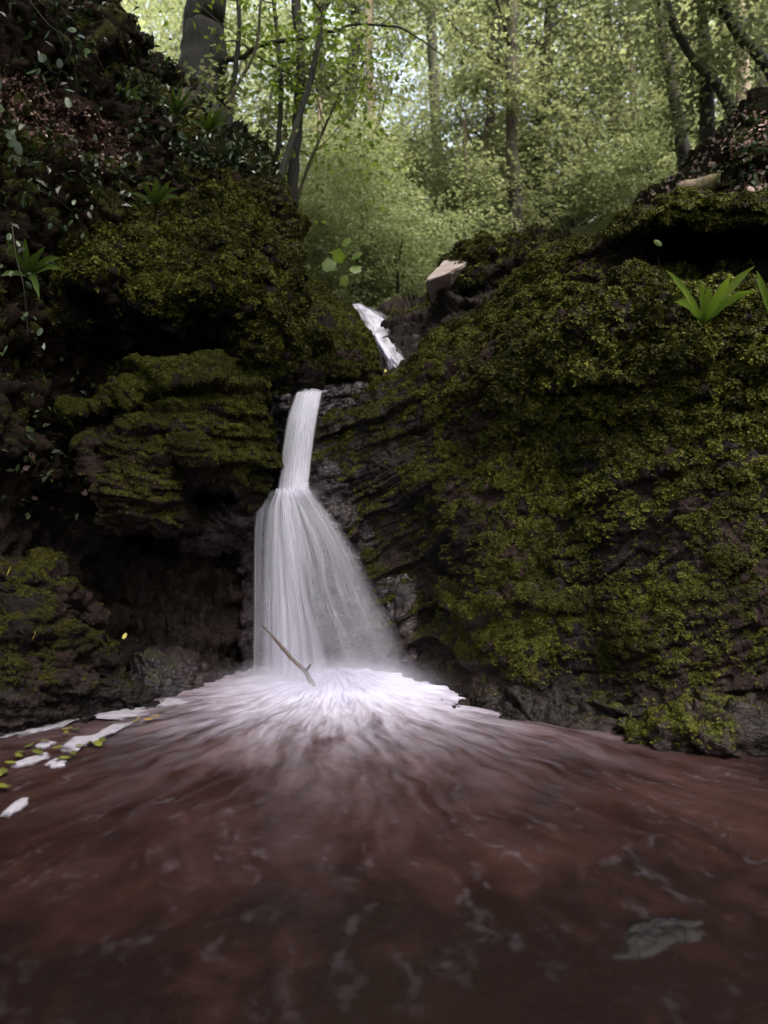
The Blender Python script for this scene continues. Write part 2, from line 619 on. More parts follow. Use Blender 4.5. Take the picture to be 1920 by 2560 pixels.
# valley floor behind and beside the viewer, and the bed of the pool
gx = np.linspace(-14, 14, 141)
gy = np.linspace(-16, 8.6, 124)
GX, GY = np.meshgrid(gx, gy)
gp = np.stack([GX.ravel(), GY.ravel(), np.zeros(GX.size)], 1)
side = np.maximum(np.abs(gp[:, 0]) - 2.6, 0)
gp[:, 2] = -.55 + 1.15 * side + 3.0 * sstep(5.6, 8.4, gp[:, 1]) + .06 * fbm(gp, 1.5, 4, 5) + .3 * np.maximum(-gp[:, 1] - 6, 0) * .6
me = make_mesh('stream_bed', gp, grid_faces(*GX.shape), True, {'moss': .3 * sstep(.3, 1, gp[:, 2]), 'wet': np.full(len(gp), .5)})
link('stream_bed', me, mat_earth, None, None, None, None, 'structure')

# left bank hillside
rows = [
    [(-500, -300, 4.6, .2), (60, -90, 5.4, .2), (215, -10, 5.8, .3), (300, 80, 6.3, .4), (365, 150, 6.8, .5), (430, 235, 7.2, .5), (560, 330, 7.8, .5), (660, 430, 8.4, .5)],
    [(-500, -80, 4.3, .1), (60, 40, 5.1, .1), (200, 110, 5.4, .2), (300, 180, 5.9, .4), (380, 240, 6.5, .6), (450, 290, 6.9, .6), (560, 370, 7.4, .6), (670, 480, 8, .6)],
    [(-500, 180, 4.0, .1), (0, 190, 4.6, .0), (150, 270, 5, .0), (300, 350, 5.5, .2), (400, 390, 5.9, .6), (500, 430, 6.3, .6), (600, 480, 6.7, .6), (690, 580, 7.4, .6)],
    [(-500, 420, 3.8, .2), (0, 330, 4.3, .4), (150, 410, 4.7, .6), (300, 470, 5.2, .7), (400, 520, 5.7, .6), (500, 560, 6.0, .6), (600, 620, 6.3, .6), (700, 690, 6.8, .6)],
    [(-500, 700, 3.6, .2), (0, 600, 4.1, .3), (150, 620, 4.6, .5), (300, 650, 5.3, .4), (400, 700, 5.6, .4), (500, 740, 5.7, .4), (600, 780, 5.8, .4), (720, 820, 6.2, .4)],
    [(-500, 1000, 3.4, .2), (0, 930, 3.95, .35), (150, 950, 4.4, .3), (300, 980, 5.0, .1), (400, 1000, 5.3, .1), (500, 1000, 5.4, 0), (600, 1000, 5.45, 0), (720, 970, 5.6, 0)],
    [(-500, 1400, 3.3, .2), (0, 1280, 3.9, .35), (150, 1300, 4.3, .15), (300, 1300, 4.75, 0), (400, 1300, 4.9, 0), (500, 1300, 5.0, 0), (600, 1300, 5.1, 0), (720, 1300, 5.3, 0)],
    [(-500, 1900, 3.0, .1), (0, 1900, 3.7, .1), (150, 1850, 4.0, .1), (300, 1820, 4.3, 0), (400, 1800, 4.5, 0), (500, 1790, 4.65, 0), (600, 1780, 4.8, 0), (720, 1770, 5.1, 0)],
]
rock('hillside', None, rows, 330, 300, 12, (0, 0, 1.0, 0), bed=(.15, 0, 1), strata=.05, period=.42, warp=.9, amp=(.2, .09, .03), cushion=.06,
     cush_f=7, mat=mat_earth, moss_gain=.9, seed=101, kind='structure', tufts=4200, tuft_scale=1.2, dark_moss=True,
     wetfn=lambda q: .8 * sstep(1.5, .3, q[:, 2]))

# right upper bank of earth
rows = [
    [(1520, 580, 9.5, .2), (1610, 520, 9.2, .2), (1700, 440, 8.8, .2), (1780, 335, 8.2, .3), (1850, 275, 7.7, .4), (1930, 225, 7.2, .4), (2300, 60, 6, .2)],
    [(1500, 620, 8.6, .2), (1600, 560, 8.2, .2), (1700, 500, 7.6, .1), (1790, 400, 7.2, .2), (1860, 330, 6.9, .3), (1930, 290, 6.6, .3), (2300, 200, 5.4, .2)],
    [(1480, 660, 7.4, .2), (1590, 600, 7.0, .2), (1700, 530, 6.6, .1), (1790, 470, 6.3, .2), (1860, 420, 6.1, .3), (1930, 380, 5.9, .3), (2300, 330, 5.0, .2)],
    [(1480, 720, 6.4, .2), (1590, 650, 6.0, .2), (1700, 580, 5.7, .1), (1790, 540, 5.5, .2), (1860, 520, 5.4, .3), (1930, 500, 5.3, .3), (2300, 470, 4.6, .2)],
]
rock('earth_bank', None, rows, 120, 130, 10, (0, 0, 1.5, 0), bed=(-.4, 0, 1), strata=.06, period=.25, amp=(.16, .06, .02),
     mat=mat_earth, seed=131, kind='structure', tufts=2500, tuft_scale=1.3, dark_moss=True)

# ================================================================== ROCKS
# the great mossy wall on the right
NET = [
    [(1022, 948, 5.9, .3, .5), (1090, 868, 5.85, .8, .7), (1200, 817, 5.8, .9, .8), (1290, 727, 5.7, .9, .8), (1345, 647, 5.6, .9, .8), (1480, 624, 5.5, .9, .8), (1570, 571, 5.3, .9, .8), (1690, 524, 5.1, .9, .8), (1800, 514, 4.9, .9, .8), (1940, 524, 4.7, .8, .8), (2350, 466, 4.3, .6)],
    [(1015, 950, 5.45, .4, .5), (1090, 873, 5.4, .9, .8), (1200, 822, 5.35, 1, .9), (1290, 730, 5.25, 1, .9), (1345, 652, 5.15, 1, .9), (1480, 626, 4.9, 1, .8), (1570, 576, 4.65, 1, .8), (1690, 534, 4.4, 1, .8), (1800, 534, 4.3, 1, .8), (1940, 546, 4.15, 1, .8), (2350, 476, 3.9, .7)],
    [(985, 960, 5.3, .4, .5), (1090, 888, 5.25, .8, .8), (1200, 844, 5.2, 1, .9), (1300, 757, 5.05, 1, .9), (1370, 682, 4.95, .9, .9), (1480, 664, 4.85, .3, .6), (1570, 621, 4.8, .1, .6), (1690, 581, 4.75, .0, .6), (1800, 576, 4.7, .0, .6), (1940, 586, 4.55, .0, .6), (2350, 526, 4.0, .2)],
    [(930, 985, 5.2, .4, .5), (1080, 905, 5.1, .6, .6), (1200, 872, 5.0, 1, .9), (1320, 802, 4.85, 1, .9), (1400, 752, 4.75, 1, .9), (1480, 724, 4.7, .7, .8), (1570, 686, 4.85, .1, .6), (1690, 656, 5.0, 0, .6), (1800, 651, 4.95, 0, .6), (1940, 656, 4.8, 0, .6), (2350, 626, 4.2, 0)],
    [(868, 1012, 5.08, .45, .45), (1060, 950, 4.93, .7, .5), (1200, 900, 4.8, .9, .8), (1320, 850, 4.65, 1, 1), (1400, 800, 4.5, 1, 1), (1480, 760, 4.4, 1, 1), (1570, 730, 4.35, .9, 1), (1690, 735, 4.3, .6, 1), (1800, 742, 4.2, .7, 1), (1940, 750, 4.05, .6, 1), (2350, 720, 3.8, .5)],
    [(815, 1060, 4.97, .45, .4), (1050, 1010, 4.83, .7, .45), (1200, 970, 4.65, .8, .8), (1320, 940, 4.5, 1, 1.1), (1400, 910, 4.38, 1, 1.3), (1480, 880, 4.2, 1, 1.4), (1570, 850, 4.05, 1, 1.4), (1690, 830, 3.95, 1, 1.4), (1800, 830, 3.9, 1, 1.3), (1940, 830, 3.8, 1, 1.2), (2350, 830, 3.5, .5)],
    [(770, 1120, 4.93, .4, .4), (1000, 1090, 4.81, .7, .42), (1150, 1070, 4.68, .6, .6), (1300, 1040, 4.5, .9, .9), (1400, 1040, 4.42, .9, 1), (1480, 1010, 4.2, 1, 1), (1570, 980, 4.0, 1, 1), (1690, 970, 3.85, 1, 1), (1800, 970, 3.75, 1, 1), (1940, 970, 3.68, 1, 1), (2350, 970, 3.3, .5)],
    [(790, 1210, 4.88, .45, .4), (1000, 1190, 4.74, .7, .45), (1150, 1170, 4.62, .6, .5), (1300, 1150, 4.45, .8, .7), (1400, 1130, 4.25, .9, .85), (1480, 1110, 4.1, .9, .85), (1570, 1100, 3.95, .9, .85), (1690, 1090, 3.8, .9, .85), (1800, 1090, 3.72, .9, .85), (1940, 1090, 3.64, .9, .8), (2350, 1090, 3.2, .4)],
    [(850, 1310, 4.87, .35, .4), (1030, 1290, 4.74, .5, .42), (1160, 1270, 4.5, .6, .5), (1300, 1250, 4.3, .8, .6), (1400, 1240, 4.12, .8, .65), (1480, 1230, 3.98, .8, .65), (1570, 1220, 3.84, .8, .65), (1690, 1220, 3.7, .8, .65), (1800, 1220, 3.62, .8, .65), (1940, 1220, 3.56, .8, .6), (2350, 1220, 3.15, .4)],
    [(895, 1400, 4.80, .25, .4), (1060, 1390, 4.68, .45, .42), (1180, 1380, 4.35, .5, .45), (1300, 1370, 4.15, .8, .5), (1400, 1365, 4.0, .8, .5), (1480, 1360, 3.88, .8, .5), (1570, 1355, 3.76, .8, .5), (1690, 1350, 3.63, .8, .5), (1800, 1350, 3.56, .8, .5), (1940, 1350, 3.5, .8, .5), (2350, 1350, 3.1, .4)],
    [(930, 1520, 4.74, .2, .4), (1080, 1510, 4.60, .5, .42), (1190, 1500, 4.28, .6, .42), (1300, 1500, 4.02, .8, .45), (1400, 1500, 3.9, .8, .45), (1480, 1500, 3.8, .7, .45), (1570, 1500, 3.68, .7, .45), (1690, 1500, 3.56, .7, .45), (1800, 1500, 3.5, .7, .45), (1940, 1500, 3.44, .7, .45), (2350, 1500, 3.0, .4)],
    [(965, 1640, 4.64, 0, .4), (1100, 1640, 4.46, .3, .42), (1200, 1640, 4.12, .6, .42), (1300, 1650, 3.9, .7, .42), (1400, 1650, 3.82, .6, .42), (1480, 1660, 3.76, .6, .42), (1570, 1670, 3.62, .6, .42), (1690, 1680, 3.52, .5, .42), (1800, 1690, 3.46, .5, .42), (1940, 1700, 3.4, .5, .42), (2350, 1720, 2.9, .3)],
    [(1040, 1740, 4.5, 0), (1120, 1745, 4.2, 0), (1220, 1755, 3.9, .1, .4), (1320, 1770, 3.78, .15, .4), (1400, 1780, 3.7, .15, .4), (1480, 1790, 3.64, .15, .4), (1570, 1800, 3.54, .1, .4), (1690, 1810, 3.46, .1, .4), (1800, 1820, 3.41, .1, .4), (1940, 1830, 3.36, .1, .4), (2350, 1850, 2.85, 0)],
    [(1060, 1830, 4.3, 0), (1140, 1850, 3.9, 0), (1240, 1870, 3.75, 0), (1340, 1890, 3.64, 0), (1400, 1900, 3.58, 0), (1480, 1910, 3.53, 0), (1570, 1925, 3.43, 0), (1690, 1940, 3.36, 0), (1800, 1950, 3.31, 0), (1940, 1960, 3.26, 0), (2350, 2000, 2.75, 0)],
]


def wet_right(q):
    d = np.maximum(q[:, 0] - (-.32 + .22 * (2 - q[:, 2])), 0)
    return .85 * sstep(.75, .0, d) + .8 * sstep(.22, .0, q[:, 2])


rock('mossy_rock_wall', 'tall slanting rock wall thick with green moss right of the waterfall', NET, 620, 760, 22, (.6, .0, 1.6, 0),
     bed=(-.52, -.16, .84), strata=.10, period=.16, facet=.5, sfn=lambda q: 1 - .65 * sstep(.1, .9, q[:, 0]) * sstep(1.9, 1.2, q[:, 2]), amp=(.05, .022, .008), cushion=.046, cush_f=7.5, seed=11, tufts=15000,
     tuft_scale=.95, wetfn=wet_right, cat='rock wall', warp=.6)

# low rock shelf along the foot of the wall
rows = [
    [(1080, 1755, 4.15, .1, .4), (1200, 1735, 4.0, .2, .4), (1330, 1715, 3.9, .3, .4), (1440, 1740, 3.75, .3, .4), (1540, 1775, 3.6, .1, .4)],
    [(1080, 1775, 3.98, .0, .4), (1200, 1760, 3.83, .1, .4), (1330, 1745, 3.72, .25, .4), (1440, 1770, 3.6, .2, .4), (1540, 1800, 3.52, .1, .4)],
    [(1080, 1830, 3.9, 0, .4), (1200, 1825, 3.72, 0, .4), (1330, 1830, 3.6, 0, .4), (1440, 1840, 3.5, 0, .4), (1540, 1850, 3.45, 0, .4)]]
rock('shore_rock', 'low wet brown shelf of rock at the water edge under the mossy wall', rows, 70, 180, 8, (.3, .3, .4, .3), bed=(.25, 0, 1),
     strata=.05, period=.06, amp=(.03, .02, .008), cushion=.01, seed=15, tufts=9000, tuft_scale=.6, wet=.8)
rows = [
    [(1560, 1815, 3.5, .2, .4), (1660, 1780, 3.5, .5, .4), (1760, 1735, 3.5, .6, .4), (1830, 1740, 3.45, .5, .4), (1920, 1790, 3.35, .2, .4), (2000, 1840, 3.3, 0)],
    [(1560, 1825, 3.38, .1, .4), (1660, 1800, 3.3, .4, .4), (1760, 1765, 3.26, .5, .4), (1830, 1775, 3.22, .4, .4), (1920, 1820, 3.2, .1, .4), (2000, 1855, 3.2, 0)],
    [(1560, 1860, 3.3, 0), (1660, 1870, 3.2, 0), (1760, 1875, 3.14, 0), (1830, 1880, 3.12, 0), (1920, 1880, 3.12, 0), (2000, 1890, 3.12, 0)]]
rock('shore_rock', 'rounded dark rock with thin moss at the right end of the shoreline', rows, 70, 150, 9, (.3, .3, .4, .3), bed=(.4, 0, 1),
     strata=.03, period=.07, amp=(.03, .02, .008), cushion=.012, seed=16, tufts=7000, tuft_scale=.6, wet=.7)

# the step the stream falls over, all wet
rows = [
    [(600, 965, 5.7, 0), (660, 965, 5.6, 0), (735, 972, 5.5, 0), (810, 975, 5.5, 0), (880, 958, 5.6, 0), (950, 945, 5.9, 0), (1030, 915, 6.3, 0)],
    [(600, 985, 5.25, .2), (660, 975, 5.12, .1), (735, 990, 5.0, 0), (810, 985, 4.98, 0), (880, 966, 5.06, 0), (955, 951, 5.3, 0), (1030, 925, 5.6, 0)],
    [(600, 1010, 5.2, .1), (670, 1000, 5.03, 0), (735, 1015, 4.95, 0), (810, 1005, 4.93, 0), (880, 990, 5.0, 0), (955, 975, 5.2, 0), (1030, 955, 5.5, 0)],
    [(600, 1050, 5.3, 0), (690, 1045, 5.02, 0), (735, 1070, 4.94, 0), (810, 1065, 4.93, 0), (880, 1050, 4.98, 0), (955, 1030, 5.1, 0), (1030, 1000, 5.3, 0)],
    [(600, 1140, 5.3, 0), (680, 1130, 5.05, 0), (735, 1150, 4.92, 0), (810, 1150, 4.91, 0), (880, 1140, 4.95, 0), (955, 1120, 5.0, 0), (1030, 1100, 5.2, 0)],
    [(600, 1225, 4.95, 0), (680, 1225, 4.85, 0), (735, 1235, 4.76, 0), (810, 1225, 4.8, 0), (880, 1225, 4.88, 0), (955, 1210, 4.95, 0), (1030, 1200, 5.1, 0)],
    [(600, 1262, 4.78, 0), (680, 1260, 4.70, 0), (735, 1262, 4.66, 0), (810, 1275, 4.7, 0), (880, 1300, 4.80, 0), (955, 1300, 4.9, 0), (1030, 1300, 5.1, 0)],
    [(600, 1330, 4.85, 0), (680, 1330, 4.80, 0), (735, 1330, 4.76, 0), (810, 1350, 4.76, 0), (880, 1370, 4.80, 0), (955, 1380, 4.85, 0), (1030, 1400, 5.0, 0)],
    [(600, 1500, 4.85, 0), (680, 1500, 4.82, 0), (735, 1500, 4.78, 0), (810, 1500, 4.75, 0), (880, 1500, 4.74, 0), (955, 1500, 4.72, 0), (1030, 1500, 4.7, 0)],
    [(600, 1720, 4.75, 0), (680, 1720, 4.72, 0), (735, 1720, 4.70, 0), (810, 1720, 4.66, 0), (880, 1720, 4.62, 0), (955, 1730, 4.55, 0), (1030, 1740, 4.45, 0)],
    [(600, 1850, 4.6, 0), (680, 1850, 4.6, 0), (735, 1850, 4.6, 0), (810, 1850, 4.6, 0), (880, 1850, 4.5, 0), (955, 1850, 4.4, 0), (1030, 1850, 4.3, 0)]]
rock('waterfall_ledge', 'dark wet purple-brown rock step that the waterfall pours over', rows, 330, 220, 12, (.5, .5, 1.0, 0), bed=(-.3, 0, 1),
     strata=.035, period=.11, amp=(.03, .028, .012), cushion=0, mat=mat_wet, seed=21, tufts=0, wet=1.0, cat='rock ledge')

# boulders of the left side
rows = [
    [(165, 1030, 4.75, .7, .6), (330, 970, 4.75, .8, .6), (400, 935, 4.75, .9, .6), (480, 919, 4.75, 1, .6), (545, 926, 4.8, 1, .6), (600, 958, 4.85, 1, .6), (630, 990, 5.0, .8, .6)],
    [(180, 1040, 4.3, .7, .6), (330, 985, 4.25, .8, .6), (400, 955, 4.2, .9, .6), (480, 940, 4.15, 1, .6), (545, 950, 4.25, 1, .6), (610, 990, 4.4, 1, .6), (648, 1040, 4.7, .8, .6)],
    [(195, 1075, 4.4, .1, .5), (330, 1030, 4.38, .15, .5), (400, 1010, 4.36, .3, .6), (480, 1000, 4.2, .8, .6), (545, 1010, 4.15, 1, .6), (612, 1030, 4.3, 1, .6), (656, 1085, 4.65, .9, .6)],
    [(205, 1120, 4.15, .5, .5), (330, 1090, 4.1, .5, .5), (400, 1080, 4.05, .5, .6), (480, 1070, 4.0, .9, .6), (545, 1075, 4.08, 1, .6), (615, 1090, 4.3, 1, .6), (658, 1130, 4.65, .8, .6)],
    [(220, 1170, 4.15, .3, .5), (330, 1150, 4.1, .4, .5), (400, 1140, 4.08, .4, .6), (480, 1130, 4.05, .6, .6), (545, 1140, 4.15, .8, .6), (615, 1160, 4.35, .8, .6), (655, 1185, 4.7, .6, .6)],
    [(250, 1205, 4.3, .1, .5), (330, 1195, 4.3, .1, .5), (400, 1190, 4.3, .1, .6), (480, 1195, 4.35, .1, .6), (545, 1215, 4.45, .3, .6), (600, 1235, 4.6, .3, .6), (640, 1240, 4.8, .2, .6)]]
rock('mossy_boulder', 'rounded mossy boulder jutting out just left of the upper waterfall', rows, 260, 330, 12, (.7, .6, .5, .7), bed=(.10, 0, 1),
     strata=.13, period=.16, amp=(.03, .03, .012), cushion=.016, cush_f=11, seed=31, facet=.7, moss_gain=1.3, tufts=26000, tuft_scale=.6, warp=.5)

rows = [
    [(215, 1190, 4.4, .6, .5), (300, 1170, 4.4, .7, .5), (430, 1165, 4.45, .6, .5), (470, 1200, 4.7, .2, .5)],
    [(225, 1205, 4.1, .5, .5), (300, 1182, 4.05, .6, .5), (425, 1176, 4.08, .5, .5), (460, 1220, 4.5, .2, .5)],
    [(235, 1260, 4.05, .2, .5), (300, 1240, 4.0, .3, .5), (430, 1235, 4.04, .3, .5), (470, 1260, 4.5, .1, .5)],
    [(260, 1330, 4.15, 0, .5), (330, 1325, 4.1, .1, .5), (450, 1320, 4.15, 0, .5), (500, 1330, 4.5, 0, .5)]]
rock('mossy_rock', 'dark square-edged rock block tucked beneath the rounded left boulder', rows, 120, 170, 8, (.5, .5, .5, .6), bed=(.2, 0, 1),
     strata=.05, period=.10, amp=(.03, .03, .01), cushion=.015, seed=33, tufts=12000, tuft_scale=.6)

rows = [
    [(480, 1290, 4.9, .3, .5), (560, 1250, 4.85, .2, .5), (600, 1222, 4.85, 0, .5), (640, 1250, 4.95, 0, .5)],
    [(440, 1335, 4.5, .2, .5), (540, 1290, 4.5, .3, .5), (600, 1250, 4.58, 0, .5), (650, 1290, 4.75, 0, .5)],
    [(440, 1350, 4.5, 0, .5), (540, 1340, 4.55, .0, .5), (600, 1320, 4.6, 0, .5), (640, 1340, 4.8, 0, .5)],
    [(460, 1370, 4.7, 0, .5), (540, 1370, 4.75, .0, .5), (600, 1360, 4.8, 0, .5), (640, 1370, 4.9, 0, .5)]]
rock('wet_rock', 'reddish wedge of wet rock beside the middle of the waterfall', rows, 110, 150, 8, (.4, .3, .5, .4), bed=(.3, 0, 1),
     strata=.04, period=.09, amp=(.03, .02, .01), cushion=.01, mat=mat_wet, seed=35, tufts=9000, tuft_scale=.5, wet=.6)

rows = [
    [(90, 585, 5.6, .8), (250, 520, 5.7, .8), (400, 560, 5.6, .9), (500, 566, 5.6, 1), (590, 578, 5.6, 1), (650, 612, 5.7, 1), (700, 670, 5.8, 1), (722, 720, 6.0, .8)],
    [(100, 620, 5.1, .7), (250, 560, 5.2, .8), (400, 578, 5.15, 1), (500, 580, 5.1, 1), (590, 594, 5.1, 1), (655, 632, 5.2, 1), (708, 695, 5.35, 1), (735, 745, 5.6, .8)],
    [(120, 680, 4.8, .6), (250, 640, 4.8, .9), (400, 640, 4.8, .7), (500, 645, 4.75, .8), (590, 655, 4.75, 1), (660, 700, 4.9, 1), (715, 750, 5.15, 1), (750, 790, 5.4, .8)],
    [(140, 760, 4.6, .6), (250, 730, 4.6, .9), (400, 720, 4.55, .9), (500, 720, 4.55, 1), (590, 730, 4.65, 1), (665, 770, 4.85, 1), (720, 810, 5.1, 1), (760, 840, 5.3, .8)],
    [(150, 830, 4.55, .5), (250, 810, 4.6, .8), (400, 800, 4.65, .5), (500, 800, 4.75, .5), (590, 810, 4.8, .8), (665, 850, 4.9, 1), (720, 880, 5.1, 1), (765, 890, 5.25, .8)],
    [(160, 900, 4.8, .2), (250, 890, 4.9, .3), (400, 870, 5.05, .05), (500, 880, 5.15, 0), (590, 900, 5.1, .3), (660, 935, 5.05, .9), (720, 955, 5.1, .8), (765, 960, 5.2, .4)],
    [(180, 960, 5.1, 0), (250, 950, 5.2, 0), (400, 930, 5.3, 0), (500, 950, 5.35, 0), (590, 970, 5.3, 0), (650, 985, 5.2, .2), (720, 990, 5.2, .2), (765, 990, 5.3, 0)]]
rock('mossy_mound', 'broad humped mound of rock covered in thick yellow-green moss above the left boulder', rows, 360, 420, 14, (.8, .6, .8, .5),
     bed=(.25, 0, 1), facet=.6, strata=.03, period=.3, amp=(.11, .07, .016), cushion=.085, cush_f=7.5, seed=41, tufts=13000, tuft_scale=.95, warp=.5)

rows = [
    [(655, 800, 6.2, .8), (735, 745, 6.3, .9), (800, 752, 6.3, .9), (850, 775, 6.3, .9), (900, 825, 6.2, .9), (925, 865, 6.1, .8), (938, 900, 6.0, .6)],
    [(650, 830, 5.5, .8), (735, 765, 5.65, .9), (800, 765, 5.7, 1), (850, 792, 5.7, 1), (900, 838, 5.6, 1), (930, 884, 5.6, .9), (943, 915, 5.7, .5)],
    [(650, 880, 5.25, .8), (735, 830, 5.35, .9), (800, 820, 5.4, 1), (850, 835, 5.4, 1), (900, 868, 5.4, 1), (932, 904, 5.45, 1), (943, 930, 5.6, .5)],
    [(655, 930, 5.15, .6), (735, 900, 5.15, .8), (800, 890, 5.2, .9), (850, 895, 5.22, 1), (900, 905, 5.3, 1), (945, 922, 5.4, .9), (958, 938, 5.55, .4)],
    [(665, 975, 5.2, .2), (735, 962, 5.15, .4), (800, 955, 5.18, .5), (850, 948, 5.22, .6), (900, 940, 5.3, .8), (945, 940, 5.42, .5), (958, 945, 5.6, .2)],
    [(680, 990, 5.4, 0), (735, 985, 5.4, 0), (800, 978, 5.4, 0), (850, 968, 5.45, 0), (900, 958, 5.5, 0), (945, 952, 5.6, 0), (958, 952, 5.7, 0)]]
rock('mossy_slab', 'smooth sloping mossy slab directly above the waterfall lip', rows, 230, 300, 12, (.6, .7, .8, .4), bed=(.1, 0, 1),
     strata=.03, period=.2, amp=(.05, .03, .012), cushion=.03, cush_f=11, seed=43, tufts=17000, tuft_scale=.7, up_bias=.2, facet=.35)

rows = [
    [(705, 760, 6.4, .8), (735, 715, 6.5, .9), (780, 705, 6.5, .9), (820, 728, 6.5, .9), (845, 765, 6.5, .9)],
    [(705, 775, 6.0, .8), (740, 728, 6.0, .9), (780, 718, 6.0, .9), (825, 742, 6.05, .9), (850, 775, 6.2, .9)],
    [(710, 800, 6.0, .8), (745, 775, 5.9, .9), (790, 768, 5.9, .9), (825, 780, 6.0, .9), (850, 795, 6.2, .9)]]
rock('mossy_stone', 'small dark mossy knob on top of the slab above the waterfall', rows, 80, 110, 8, (.4, .4, .4, .3), amp=(.05, .03, .012),
     strata=.02, cushion=.04, seed=45, tufts=14000, tuft_scale=.8, dark_moss=True)

rows = [
    [(300, 430, 6.9, .6), (380, 362, 7.0, .6), (480, 345, 7.0, .7), (575, 372, 7.1, .7), (640, 425, 7.2, .8), (690, 478, 7.3, .8), (722, 535, 7.4, .8)],
    [(300, 460, 6.2, .6), (380, 385, 6.2, .6), (480, 365, 6.2, .7), (575, 395, 6.3, .7), (640, 445, 6.4, .9), (695, 500, 6.6, .9), (735, 565, 6.9, .8)],
    [(300, 520, 5.9, .5), (380, 470, 5.9, .6), (480, 450, 5.9, .8), (575, 480, 6.0, .9), (640, 520, 6.1, .9), (695, 560, 6.3, .9), (742, 605, 6.7, .8)],
    [(300, 570, 5.8, .4), (380, 540, 5.75, .6), (480, 530, 5.75, .8), (575, 545, 5.85, .9), (640, 580, 6.0, .8), (690, 615, 6.2, .7), (738, 640, 6.6, .6)],
    [(300, 620, 6.0, .2), (380, 600, 5.95, .2), (480, 595, 5.95, .3), (575, 605, 6.05, .3), (640, 630, 6.2, .2), (685, 652, 6.4, .1), (722, 668, 6.8, .1)]]
rock('mossy_outcrop', 'dark overhanging outcrop of layered mossy rock at the top of the left bank', rows, 260, 330, 12, (.8, .6, 1.0, .8),
     bed=(.45, 0, 1), strata=.12, period=.26, amp=(.09, .05, .015), cushion=.06, cush_f=6.5, seed=47, tufts=7500, tuft_scale=1.1,
     dark_moss=True, warp=.5)

# two dark boulders and a mossy stump-like stone on the leaf littered bank
rows = [
    [(250, 385, 5.9, .3), (290, 358, 5.9, .3), (340, 350, 5.9, .3), (390, 372, 5.9, .3), (410, 410, 6.0, .2)],
    [(250, 400, 5.5, .2), (290, 375, 5.45, .2), (340, 370, 5.45, .2), (392, 395, 5.5, .2), (415, 425, 5.8, .1)],
    [(255, 430, 5.5, 0), (290, 430, 5.4, 0), (340, 432, 5.4, 0), (390, 436, 5.5, 0), (412, 445, 5.8, 0)]]
rock('bank_boulder', 'bare dark boulder with a pale top sunk in the left bank below the leaf litter', rows, 90, 120, 8, (.4, .4, .4, .4),
     amp=(.05, .03, .01), strata=.02, seed=49, tufts=3000)
rows = [
    [(325, 290, 6.4, .7), (360, 265, 6.4, .8), (400, 258, 6.5, .8), (430, 285, 6.5, .7)],
    [(325, 300, 6.0, .3), (360, 278, 5.95, .4), (400, 272, 6.0, .4), (435, 300, 6.2, .3)],
    [(330, 325, 6.0, 0), (362, 325, 5.95, 0), (402, 325, 6.0, 0), (435, 330, 6.2, 0)]]
rock('mossy_stone', 'dark stone with a mossy cap at the foot of the big left tree', rows, 70, 90, 8, (.4, .4, .4, .4),
     amp=(.05, .03, .01), strata=.02, seed=51, tufts=6000, dark_moss=True)

# mossy lump hanging out at far left of the mound
rows = [
    [(165, 700, 4.6, .9), (205, 655, 4.6, 1), (240, 645, 4.6, 1), (275, 665, 4.7, .9), (290, 720, 4.8, .6)],
    [(170, 710, 4.3, .9), (205, 675, 4.25, 1), (240, 665, 4.25, 1), (278, 690, 4.35, .9), (292, 740, 4.6, .5)],
    [(185, 740, 4.35, .3), (210, 730, 4.3, .5), (245, 740, 4.3, .5), (278, 760, 4.4, .4), (290, 790, 4.6, .2)],
    [(195, 760, 4.6, 0), (215, 770, 4.6, 0), (250, 790, 4.6, 0), (275, 810, 4.6, 0), (290, 830, 4.8, 0)]]
rock('mossy_rock', 'hanging lump of yellow-green moss covered rock at the left end of the mound', rows, 110, 110, 8, (.4, .4, .4, .4),
     amp=(.04, .03, .01), strata=.03, seed=53, tufts=13000)

# lower left rocks at the water
rows = [
    [(-300, 1440, 3.9, .5, .6), (0, 1430, 4.0, .5, .6), (90, 1425, 4.05, .6, .6), (160, 1455, 4.1, .4, .6), (215, 1510, 4.3, .3, .6)],
    [(-300, 1450, 3.6, .4, .6), (0, 1445, 3.72, .4, .6), (90, 1440, 3.75, .5, .6), (160, 1475, 3.85, .3, .6), (230, 1540, 4.1, .2, .6)],
    [(-300, 1530, 3.6, .2, .6), (0, 1520, 3.7, .2, .6), (90, 1520, 3.75, .2, .6), (160, 1540, 3.85, .2, .6), (240, 1580, 4.1, .2, .6)],
    [(-300, 1600, 3.45, .3, .6), (0, 1590, 3.55, .4, .6), (90, 1580, 3.62, .4, .6), (180, 1600, 3.75, .4, .6), (280, 1650, 4.0, .3, .6)],
    [(-300, 1700, 3.35, .2, .6), (0, 1690, 3.45, .4, .6), (90, 1680, 3.55, .4, .6), (200, 1690, 3.7, .3, .6), (330, 1710, 3.95, .2, .6)],
    [(-300, 1840, 3.3, 0, .6), (0, 1835, 3.42, 0, .6), (110, 1815, 3.52, 0, .6), (230, 1790, 3.7, 0, .6), (380, 1770, 3.95, 0, .6)],
    [(-300, 1960, 3.2, 0, .6), (0, 1950, 3.3, 0, .6), (110, 1930, 3.4, 0, .6), (230, 1900, 3.6, 0, .6), (380, 1880, 3.8, 0, .6)]]
rock('shore_rock', 'dark layered rock with thin moss at the far left water edge', rows, 240, 260, 10, (0, .5, .5, 0), bed=(.3, 0, 1),
     strata=.06, period=.2, amp=(.08, .05, .015), cushion=.02, seed=55, tufts=6500, tuft_scale=.7, wet=.1, dark_moss=True,
     wetfn=lambda q: .8 * sstep(.35, 0, q[:, 2]))
